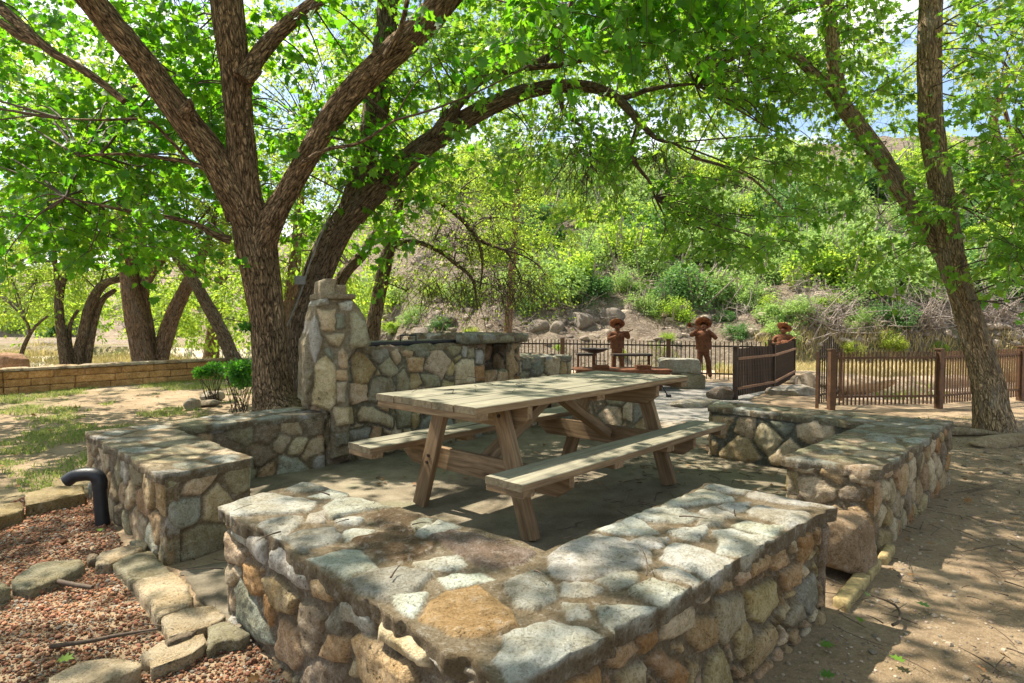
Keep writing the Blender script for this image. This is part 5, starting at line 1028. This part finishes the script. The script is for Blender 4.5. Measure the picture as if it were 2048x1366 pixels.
# hanging bare twigs below the arch
rg = np.random.default_rng(7); a = Acc()
hg = thing('hanging_branch', 'bare brown twigs hanging under the arching limb', 'branch')
for (cx, cy_, n, wd, ln, y) in ((1180, 290, 36, 70, .9, 6.9), (1300, 300, 16, 60, .6, 6.9), (960, 560, 60, 110, .85, 9.2), (930, 460, 70, 120, .7, 9.4), (870, 560, 26, 70, .7, 9.2), (1040, 560, 60, 90, .6, 9.4)):
    A0 = np.array([D(cx + rg.normal(0, wd * .35), cy_ + rg.normal(0, 14), y + rg.normal(0, .12)) for _ in range(n)]); e = A0 + np.column_stack([rg.normal(0, .28, n), rg.normal(0, .2, n), -ln * rg.uniform(.3, 1., n)]); m = (A0 + e) / 2 + rg.normal(0, .12, (n, 3)) + [0, 0, .06]
    strands(a, A0, m, e, .0055, .002, 7, 4)
    k = n * 2; i = rg.integers(0, n, k); s0 = A0[i] * .4 + m[i] * .6 - (m[i] - e[i]) * rg.uniform(0, .5, (k, 1)); e2 = s0 + np.column_stack([rg.normal(0, .16, k), rg.normal(0, .12, k), -rg.uniform(.05, .3, k)]); strands(a, s0, (s0 + e2) / 2 + rg.normal(0, .04, (k, 3)), e2, .003, .0013, 5, 3)
a.build('twigs', M['twig'], hg, col=False)
# ------------------------------------------------------------------ shrubs
def shrub_mesh(seed, n, size, r, lumps=9):
    rg = np.random.default_rng(seed); a = Acc(); c = unit(rg.normal(0, 1, (lumps, 3))) * rg.uniform(.25, .75, (lumps, 1)); c[:, 2] = np.abs(c[:, 2]) * .9 + .15; rr = rg.uniform(.18, .5, lumps)
    i = rg.integers(0, lumps, n); v = unit(rg.normal(0, 1, (n, 3))); p = c[i] + v * (rr[i] * rg.uniform(.45, 1.08, n))[:, None]; k = fbm(p, 3.2, seed, 2) > -.15; p, v = p[k], v[k]; n = len(p)
    leaves(a, p * r, v + rg.normal(0, .5, (n, 3)) + [0, 0, -.2], v * .4 + [0, 0, .8] + rg.normal(0, .5, (n, 3)), size * rg.uniform(.6, 1.3, n), 'tri2', rg, .5 + .5 * fbm(p, 2.5, seed + 5, 2)); return a
PROT = {}
def shrub(kind, mat, label, c, s, rz, group, wood=True):
    key = (kind, mat)
    if key not in PROT:
        f = shrub_mesh(500 + kind, 7000, .066, 1.0, 12 + kind * 3).build('foliage', M[mat]); rg = np.random.default_rng(kind); st = Acc(); n = 9
        e = np.column_stack([rg.normal(0, .45, n), rg.normal(0, .45, n), rg.uniform(.5, 1.2, n)]); b = np.zeros((n, 3)) + rg.normal(0, .06, (n, 3)); b[:, 2] = -.4; strands(st, b, (b + e) / 2 + rg.normal(0, .1, (n, 3)), e, .035, .01, 5, 5)
        w_ = st.build('stem', M['dead'], col=False); PROT[key] = (f.data, w_.data); fs = (f, w_)
    else: fs = tuple(bpy.data.objects.new(nm, d) for nm, d in zip(('foliage', 'stem'), PROT[key]))
    t = thing('shrub', label, 'shrub', group, loc=c, rz=rz); t.scale = s if np.ndim(s) else (s, s, s)
    for o in fs:
        if o.name not in C.objects: C.objects.link(o)
        o.parent = t
    return t
def onhill(px, py):
    r = ray(px, py); ts = np.arange(14, 110, .25) / r[1]; P = CAMP + r * ts[:, None]; h = hgt(P[:, :2]); i = np.argmax(h > P[:, 2]) if (h > P[:, 2]).any() else -1
    return P[i] if i >= 0 else None
rg = np.random.default_rng(17)
KN = {'leafs': 'soft green shrub growing on the rocky hillside', 'leafd': 'dark green shrub growing on the rocky hillside', 'leafy': 'yellow green shrub growing on the rocky hillside', 'leafb': 'bright green shrub growing on the rocky hillside'}
KG = {'leafs': 'soft green hillside shrubs', 'leafd': 'dark green hillside shrubs', 'leafy': 'yellow green hillside shrubs', 'leafb': 'bright green hillside shrubs'}
spots = [(1290,620,1.3,'leafs'),(1350,640,1.2,'leafb'),(1425,615,1.6,'leafs'),(1500,605,1.7,'leafs'),(1565,640,1.5,'leafs'),(1250,585,1.6,'leafs'),(1650,620,1.3,'leafb'),(1720,655,1.0,'leafs'),(1370,570,1.8,'leafd'),(1120,600,1.1,'leafs'),(1060,600,1.2,'leafs'),(1300,520,2.6,'leafs'),(1440,520,2.4,'leafs'),(1400,590,2.2,'leafs'),(1230,500,2.0,'leafs'),(1330,600,1.6,'leafd'),(1500,560,1.8,'leafs'),(1690,520,2.2,'leafb'),(1620,540,2.0,'leafs'),(1760,540,2.2,'leafy'),(1560,680,1.3,'leafs'),(1600,640,1.3,'leafs'),(1540,620,1.0,'leafb'),
 (1850,580,2.0,'leafb'),(1970,570,2.2,'leafb'),(2040,600,1.8,'leafd'),(1990,480,2.2,'leafb'),(1720,600,1.6,'leafs'),(1780,640,1.4,'leafd'),(1680,460,2.6,'leafs'),(1600,440,2.4,'leafs'),(1500,440,2.6,'leafs'),(1620,370,2.6,'leafs'),(1300,410,3.0,'leafs'),(1400,440,2.6,'leafs'),(1200,420,2.8,'leafs'),(1100,430,2.8,'leafb'),
 (830,640,1.2,'leafs'),(880,660,1.0,'leafd'),(800,600,1.4,'leafs'),(790,660,.8,'leafb'),(940,600,1.6,'leafs'),(1040,620,1.2,'leafd'),(1060,560,1.4,'leafs'),(940,668,.55,'leafy'),(870,590,1.1,'leafb'),(1120,540,1.8,'leafs'),(1180,590,1.4,'leafd'),(1010,500,1.8,'leafs'),(700,640,1.8,'leafs'),(620,650,1.8,'leafb'),
 (1480,670,.9,'leafd'),(1330,680,.6,'leafb'),(1450,640,1.0,'leafd'),(1700,700,.7,'leafy'),(1780,690,.8,'leafy'),(1880,700,.6,'leafb'),(1240,710,.45,'leafy'),(1120,700,.4,'leafb'),(1380,730,.4,'leafy')]
for k in range(120): spots.append((rg.uniform(1000, 2080), rg.uniform(360, 600), rg.uniform(1.8, 3.3), ['leafs', 'leafs', 'leafd', 'leafb'][k % 4]))
for k in range(44): spots.append((rg.uniform(-60, 780), rg.uniform(606, 664), rg.uniform(1.2, 3.4), ['leafs', 'leafb', 'leafd'][k % 3]))
def hilllabel(mt, px, py, s, noun=None):
    side = [w_ for x_, w_ in ((-999, 'far beyond the ochre wall'), (560, 'behind the big forked tree'), (720, 'beyond the chimney'), (860, 'above the stone pit lid'), (960, 'above the cap slab'), (1070, 'above the stone counter'), (1180, 'above the violin statue'), (1290, 'between violin and trumpet statues'), (1390, 'above the trumpet statue'), (1480, 'above the open gate leaf'), (1580, 'above the guitarist statue'), (1650, 'above the pointed gate'), (1760, 'left of the leaning tree'), (1880, 'behind the leaning tree'), (1970, 'right of the leaning tree')) if px >= x_][-1]
    if py > 600: hz = 'at hill foot'
    elif py > 500: hz = 'on lower hillside'
    elif py > 420: hz = 'on upper hillside'
    else: hz = 'near the hilltop'
    if noun: return noun + ' ' + hz + ', ' + side
    return ('large ' if s > 1.9 else 'small ' if s < 1.1 else '') + {'leafs': 'soft green', 'leafd': 'dark green', 'leafy': 'yellow green', 'leafb': 'bright green'}[mt] + ' shrub ' + hz + ', ' + side
for k in range(40): spots.append((rg.uniform(800, 2080), rg.uniform(315, 400), rg.uniform(2.4, 4.2), ['leafs', 'leafb', 'leafs', 'leafd'][k % 4]))
for (px, py, s, mt) in spots:
    q = onhill(px, py)
    if q is None: q = onhill(px, py + 40)
    if q is None: continue
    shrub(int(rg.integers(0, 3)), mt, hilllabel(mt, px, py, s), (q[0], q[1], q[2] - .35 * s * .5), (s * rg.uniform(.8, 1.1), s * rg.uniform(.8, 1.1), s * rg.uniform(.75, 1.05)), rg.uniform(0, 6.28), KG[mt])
# dead brush and boulders on the hill
def brush(label, px, py, s, n, y=None, group=None):
    q = onhill(px, py) if y is None else D(px, py, y); rg = np.random.default_rng(int(px)); a = Acc(); A0 = np.tile(q, (n, 1)) + rg.normal(0, .15 * s, (n, 3)); e = A0 + np.column_stack([rg.normal(0, .8, n), rg.normal(0, .5, n), np.abs(rg.normal(.3, .6, n))]) * s
    m = (A0 + e) / 2 + rg.normal(0, .25, (n, 3)) * s; strands(a, A0, m, e, .022 * s, .008 * s, 6, 4); k = n * 5; i = rg.integers(0, n, k); s0 = m[i] * .5 + e[i] * .5 + rg.normal(0, .05, (k, 3)); e2 = s0 + rg.normal(0, .35, (k, 3)) * s; strands(a, s0, (s0 + e2) / 2 + rg.normal(0, .08, (k, 3)), e2, .008 * s, .004 * s, 4, 3)
    o = a.build('dead_brush', M['dead'], col=False, loc=q); return tag(o, label, 'dead brush', group)
brush('tangled grey dead branches in front of the pale shrub in mid hillside', 1690, 560, 1.7, 34); brush('pile of grey dead branches behind the leaning tree', 1840, 650, 1.6, 70); brush('grey dead branches right of the leaning tree', 1990, 640, 1.4, 40)
brush('grey fallen branches above the bank behind the gate', 1660, 660, 1.5, 40)
bl = Acc(); rg = np.random.default_rng(33)
for k in range(60):
    px, py = rg.uniform(760, 2080), rg.uniform(420, 660); q = onhill(px, py)
    if q is None: continue
    brush(hilllabel(None, px, py, 1, 'grey dead branches'), px + k * .01, py, rg.uniform(.6, 1.3), 14, group='dead brush scattered on the hillside')
for k, (px, py, s, lab) in enumerate([(1075, 655, (.7, .5, .45), 'upright grey boulder, leftmost of the hillside outcrop'), (1115, 660, (.35, .4, .5), 'narrow grey boulder in the hillside outcrop'), (1160, 645, (1.0, .7, .6), 'broad grey boulder in the middle of the hillside outcrop'), (1225, 640, (.9, .5, .7), 'slanting grey boulder at the right of the hillside outcrop'),
    (850, 668, (.6, .5, .35), 'grey boulder low on the hillside above the pit lid'), (900, 640, (.5, .4, .35), 'grey boulder above the cap slab'), (100, 690, (.9, .6, .4), 'dark boulder far behind the ochre wall at left'), (1620, 560, (.9, .6, .5), 'dark boulder in the middle of the right hillside'), (1900, 470, (1.3, .6, .4), 'pale ledge boulder high on the hillside at right')]):
    q = onhill(px, py); s = tuple(v * .78 for v in s); rock('boulder', lab, (q[0], q[1], q[2]), s, 600 + k, (.23, .20, .17), rot=k, sub=3)
rg = np.random.default_rng(51); ra = Acc()
for k in range(1700):
    px, py = rg.uniform(760, 2080), rg.uniform(340, 690); q = onhill(px, py)
    if q is None: continue
    s = rg.uniform(.06, .32); V, F = rockV((s, s * rg.uniform(.6, 1), s * rg.uniform(.35, .8)), int(rg.integers(99)), 1, .35, rg.uniform(0, 6)); ra.add(V + q, F, (*(np.array([.40, .34, .28]) * rg.uniform(.45, 1.25)), 1))
tag(ra.build('scree', M['stone'], smooth=False), 'loose grey and tan stones scattered over the hillside', 'scree', kind='stuff')
# creek ledges
for k, (px, py, y, s, lab) in enumerate([(1780, 775, 14.5, (3.2, .8, .22), 'long flat rock ledge in the creek seen through the right fence'), (1950, 770, 13.0, (1.8, .9, .2), 'flat tan rock ledge at the right end of the creek'), (1690, 745, 18., (2.6, .9, .35), 'ochre rock ledge across the creek beyond the gate'), (1830, 735, 20., (3.0, .8, .3), 'farther pale rock ledge across the creek'), (1650, 790, 12.2, (1.2, .9, .2), 'low grey ledge in the creek just past the gate')]):
    q = D(px, py, y); q[2] = float(hgt(np.array([[q[0], q[1]]]))[0]) + .05; rock('rock_ledge', lab, tuple(q), s, 700 + k, (.46, .36, .24), rot=.1 * k, sub=3, cat='rock ledge')
# ------------------------------------------------------------------ boxwood-like shrubs by the trunk
def smallshrub(label, px, py, y, r, seed, n=900, stems=True):
    t = thing('shrub', label, 'shrub'); rg = np.random.default_rng(seed); q = D(px, py, y); base = np.array([q[0], q[1], .0]); a = Acc()
    cc = unit(rg.normal(0, 1, (9, 3))) * rg.uniform(.3, .7, (9, 1)); v = unit(rg.normal(0, 1, (n, 3))); p = q + (cc[rg.integers(0, 9, n)] + v * .45 * rg.uniform(.3, 1.15, (n, 1))) * np.array(r)
    leaves(a, p, v + rg.normal(0, .5, (n, 3)) + [0, 0, .3], v + [0, 0, .6] + rg.normal(0, .5, (n, 3)), .045 * rg.uniform(.6, 1.3, n), 'tri2', rg); a.build('foliage', M['box'], t)
    if not stems: return
    m = 26; e = q + unit(rg.normal(0, 1, (m, 3))) * np.array(r) * .8; b = base + rg.normal(0, .05, (m, 3)) * [1, 1, 0]; a = Acc(); strands(a, b, (b + e) / 2 + rg.normal(0, .03, (m, 3)), e, .005, .002, 6, 4)
    a.build('stem', M['twig'], t, col=False)
smallshrub('low round leafy shrub at the far side of the lawn', 424, 745, 9.0, (.24, .17, .15), 1, 1100); smallshrub('leafy shrub with bare reddish stems in front of the big trunk', 482, 748, 8.0, (.27, .2, .2), 2, 1700); smallshrub('sprig of green leaves on the side of the big trunk', 490, 655, 6.4, (.1, .06, .05), 3, 120, False)
# ------------------------------------------------------------------ grass, gravel, litter
def blades(name, label, P, h, mat, seed, wdt=.006, lean=.4):
    rg = np.random.default_rng(seed); n = len(P); a = Acc(); an = rg.uniform(0, 6.28, n); s = np.column_stack([np.cos(an), np.sin(an), an * 0]); hh = h * rg.uniform(.4, 1.2, n); le = rg.normal(0, lean, (n, 3)) * hh[:, None]; le[:, 2] = 0
    w_ = (wdt * rg.uniform(.6, 1.3, n))[:, None]; up = np.column_stack([an * 0, an * 0, hh]); m = P + le * .35 + up * .6; V = np.stack([P - s * w_, P + s * w_, m + s * w_ * .7, m - s * w_ * .7, P + le + up], 1).reshape(-1, 3); b = np.arange(n)[:, None] * 5
    t = np.repeat(np.clip(rg.uniform(0, 1, n), 0, 1), 5); c = np.column_stack([t, t, t, t * 0 + 1]); a.add(V, b + np.array([0, 1, 2, 3]), c); a.add(V, b + np.array([3, 2, 4]), c)
    return tag(a.build(name, M[mat], smooth=False), label, 'grass', kind='stuff')
def scatter(n, x0, x1, y0, y1, seed, f=None, zoff=0.):
    rg = np.random.default_rng(seed); P = np.column_stack([rg.uniform(x0, x1, n), rg.uniform(y0, y1, n)])
    if f is not None: P = P[f(P)]
    return np.column_stack([P, hgt(P) + zoff - .012])
def lawnf(P): return (fbm(P, 1.1, 201, 4) + .35 * fbm(P, 5, 202, 2) >  .06) & ~pin(P, [(-3.1, 4.1), (-1.6, 2.8), (-1.0, 6), (-2, 6)]) & (P[:, 1] > 4.2 + .0 * P[:, 0])
blades('lawn_grass', 'sparse green grass patches on the dirt left of the walls', scatter(110000, -10, -2.2, 4.3, 12.0, 1, lawnf), .045, 'grass', 2, .0045, .6)
blades('lawn_grass', 'thin grass tufts on the dirt at the right', scatter(12000, 3.0, 9.5, 3.5, 9.0, 3, lambda P: fbm(P, 1.6, 211, 3) > .30), .035, 'grass', 4, .004, .6)
blades('meadow_grass', 'tall dry and green grass beyond the ochre wall', scatter(30000, -22, -3, 14, 30, 5, lambda P: fbm(P, .4, 221, 3) > -.0), .28, 'drygrass', 6, .018, .4)
blades('meadow_grass', 'green grass clumps beyond the ochre wall', scatter(20000, -22, -2, 13.6, 26, 7, lambda P: fbm(P, .7, 231, 3) > .18), .25, 'grass', 8, .016, .4)
blades('creek_grass', 'yellow grass on the far creek bank behind the right fence', scatter(36000, 8, 28, 19.5, 28, 9, lambda P: fbm(P, .3, 241, 3) > -.12), .42, 'drygrass', 10, .02, .4)
blades('creek_grass', 'green weeds along the far creek bank', scatter(16000, 0, 26, 15, 28, 11, lambda P: fbm(P, .6, 251, 3) > .18), .32, 'grass', 12, .022, .5)
GR = [U(*q)[:2] for q in [(-200,1000),(0,1010),(60,985),(175,950),(260,1110),(255,1085),(300,1130),(220,1100),(330,1250),(420,1290),(500,1270),(640,1420),(500,1700),(-400,1700),(-900,1200)]]
rg = np.random.default_rng(9); P = scatter(140000, -4.2, -.25, 1.0, 4.3, 13, lambda P: pin(P, GR))
m = pin(P[:, :2], [U(*q)[:2] for q in [(628/2.81, 880+690/2.81), (850/2.81, 880+620/2.81), (1300/2.81, 880+1010/2.81), (1415/2.81, 880+1085/2.81), (1160/2.81, 880+1170/2.81), (900/2.81, 880+1080/2.81)]]); P = P[~m]; n = len(P)
V0, F0 = ICO[0]; s = np.exp(rg.normal(-5.5, .4, n)); Q = V0[None] * (s[:, None, None] * np.stack([rg.uniform(.7, 1.3, (n, 12)), rg.uniform(.7, 1.3, (n, 12)), rg.uniform(.5, .9, (n, 12))], -1)); P[:, 2] += s * rg.uniform(.1, 1.2, n)
pc = np.array([.30, .145, .08])[None] * rg.uniform(.35, 1.4, (n, 1)) * rg.uniform(.9, 1.1, (n, 3)); gm = rg.random(n) < .16; pc[gm] = np.array([.34, .29, .23]) * rg.uniform(.6, 1.2, (gm.sum(), 1)); dk = fbm(P, 2.2, 71, 3) > .12; pc[dk] *= .6
a = Acc(); a.add((Q + P[:, None]).reshape(-1, 3), (F0[None] + (np.arange(n) * 12)[:, None, None]).reshape(-1, 3), np.repeat(np.column_stack([pc, np.ones(n)]), 12, 0))
t_ = NT('gravel_stone'); M['gravel'] = t_.principled(t_.attr().outputs['Color'], .9, spec=.2); tag(a.build('gravel', M['gravel'], smooth=False), 'reddish crushed gravel filling the bed in front of the left wall', 'gravel', kind='stuff')
P = scatter(22000, .3, 7.5, 1.2, 7.5, 15, lambda P: ~pin(P, [(-.1, 1.2), (1.35, 2.5), (1.3, 3.0), (1.84, 3.05), (3.35, 4.6), (1.8, 5.8), (-1, 8), (-2, 3)]))
P2 = scatter(2500, -9, -2, 4.2, 11.5, 16, None); P = np.concatenate([P, P2]); n = len(P); s = np.exp(rg.normal(-5.45, .5, n)); Q = V0[None] * (s[:, None, None] * np.stack([rg.uniform(.7, 1.4, (n, 12)), rg.uniform(.7, 1.4, (n, 12)), rg.uniform(.4, .8, (n, 12))], -1)); P[:, 2] += s * .2
pc = np.array([.30, .24, .18])[None] * rg.uniform(.4, 1.2, (n, 1)) * rg.uniform(.95, 1.05, (n, 3))
a = Acc(); a.add((Q + P[:, None]).reshape(-1, 3), (F0[None] + (np.arange(n) * 12)[:, None, None]).reshape(-1, 3), np.repeat(np.column_stack([pc, np.ones(n)]), 12, 0)); tag(a.build('pebbles', M['gravel'], smooth=False), 'small tan pebbles scattered on the dirt', 'pebbles', kind='stuff')
# twigs and fallen leaves
def litter(label, n, x0, x1, y0, y1, seed, z=None, mat='twig', poly=None):
    rg = np.random.default_rng(seed); P = np.column_stack([rg.uniform(x0, x1, n), rg.uniform(y0, y1, n)])
    if poly is not None: P = P[pin(P, poly)]; n = len(P)
    q = (hgt(P) if z is None else np.full(n, z)); P = np.column_stack([P, q + .004]); an = rg.uniform(0, 6.28, n); L = np.exp(rg.normal(-2.6, .6, n)); e = P + np.column_stack([np.cos(an) * L, np.sin(an) * L, rg.uniform(0, .02, n)]); mdl = (P + e) / 2 + rg.normal(0, .07, (n, 3)) * L[:, None] * [1, 1, .3] + [0, 0, .004]
    a = Acc(); strands(a, P, mdl, e, rg.uniform(.001, .0035, n), .0012, 5, 4); return tag(a.build('twig_litter', M[mat], col=False), label, 'twigs', kind='stuff')
litter('small dry twigs scattered on the dirt right of the walls', 1700, .6, 6.5, 1.3, 7, 21); litter('small dry twigs scattered on the red gravel', 110, -3.5, -.8, 1.5, 4, 22, .012); litter('dry twigs scattered over the lawn', 260, -8, -1.9, 4, 10, 23)
def fallen(name, label, n, reg, z, seed, mat, size=.06, f=None):
    rg = np.random.default_rng(seed); P = np.column_stack([rg.uniform(reg[0], reg[1], n), rg.uniform(reg[2], reg[3], n), np.full(n, z)])
    if z is None: pass
    a = Acc(); leaves(a, P, np.column_stack([rg.normal(0, 1, n), rg.normal(0, 1, n), rg.normal(0, .1, n)]), np.array([0, 0, 1]) + rg.normal(0, .3, (n, 3)), size * rg.uniform(.6, 1.3, n), 'oak', rg); return tag(a.build(name, M[mat]), label, 'leaves', kind='stuff')
M['brownleaf'] = m_leaf('brown_dead_leaf', (.20, .10, .04), (.30, .17, .07), (.2, .1, .03), (.3, .16, .05), .2, .6, .2)
fallen('leaf_litter', 'brown fallen leaves lying on the dirt at the right', 420, (1.6, 7.5, 1.2, 7.2), .014, 31, 'brownleaf', .045); fallen('leaf_litter', 'brown fallen leaves on the patio under the table', 150, (-1.0, 1.6, 4.4, 6.6), .012, 32, 'brownleaf', .045); fallen('leaf_litter', 'brown fallen leaves on the lawn', 90, (-8, -2.4, 4.4, 10), .012, 34, 'brownleaf')
for k, (px, py, s, lab) in enumerate([(1640, 1290, .07, 'green oak leaf fallen on the dirt, nearest the front wall'), (1860, 1215, .075, 'dark green leaf on the dirt beside the dry twigs'), (1720, 1235, .06, 'small light green leaf on the dirt'), (1640, 1350, .07, 'green leaf at the bottom edge of the dirt'), (1810, 1325, .07, 'pale green folded leaf near the bottom right'), (1735, 1185, .05, 'green leaf lying right of the yellow strips'), (115, 1318, .075, 'light green leaf on the gravel near the big edging stone'), (200, 1062, .06, 'green leaf beside the foot of the black pipe'), (520, 1350, .07, 'orange brown leaf on the gravel at the bottom')]):
    a = Acc(); q = U(px, py, .02); leaves(a, q[None], np.array([[math.cos(k * 2.1), math.sin(k * 2.1), .05]]), np.array([[.15, -.2, 1.]]), np.array([s * .8]), 'oak', np.random.default_rng(k)); tag(a.build('fallen_leaf', M[('leaf2', 'leafd', 'leafb', 'leaf2')[k % 4] if k != 8 else 'brownleaf'], loc=q), lab, 'leaf')
for k, (pxs, r, lab) in enumerate([([(100,1293),(180,1282),(240,1270),(315,1258)], .009, 'long dark stick lying on the red gravel'), ([(115,1163),(150,1170),(185,1175)], .012, 'short brown stick on the gravel between the edging stones'), ([(1785,1250),(1800,1240),(1790,1210),(1730,1185),(1725,1180)], .006, 'forked dry stick on the dirt at lower right')]):
    a = Acc(); tubes(a, [U(x, y, .02) for x, y in pxs], [r, r * .9, r * .8, r * .5, r * .4][:len(pxs)], 8, step=.03); tag(a.build('stick', M['twig'], col=False), lab, 'stick')

litter('small dry twigs lying on the table top and bench', 26, -.6, 1.1, 3.6, 5.0, 25, .7615)
litter('bits of twig lying on top of the front wall', 34, -1.2, 1.3, 1.3, 2.9, 26, .468, poly=NW); litter('bits of twig lying on top of the right wall', 24, 1.5, 3.3, 3.1, 5.8, 27, .468, poly=RW)
# labels that coincide are told apart by their order from the left
ORD = ['first', 'second', 'third', 'fourth', 'fifth', 'sixth', 'seventh', 'eighth', 'ninth', 'tenth', 'eleventh', 'twelfth']
bl_ = {}
for o in C.objects:
    if o.parent is None and o.get('label') and o.get('group') in set(list(KG.values()) + ['dead brush scattered on the hillside']): bl_.setdefault(o['label'], []).append(o)
for lb, os_ in bl_.items():
    if len(os_) > 1:
        os_.sort(key=lambda o: o.location[0] / max(o.location[1], 1))
        for k, o in enumerate(os_[:12]): o['label'] = lb + ', ' + ORD[k] + ' from the left'
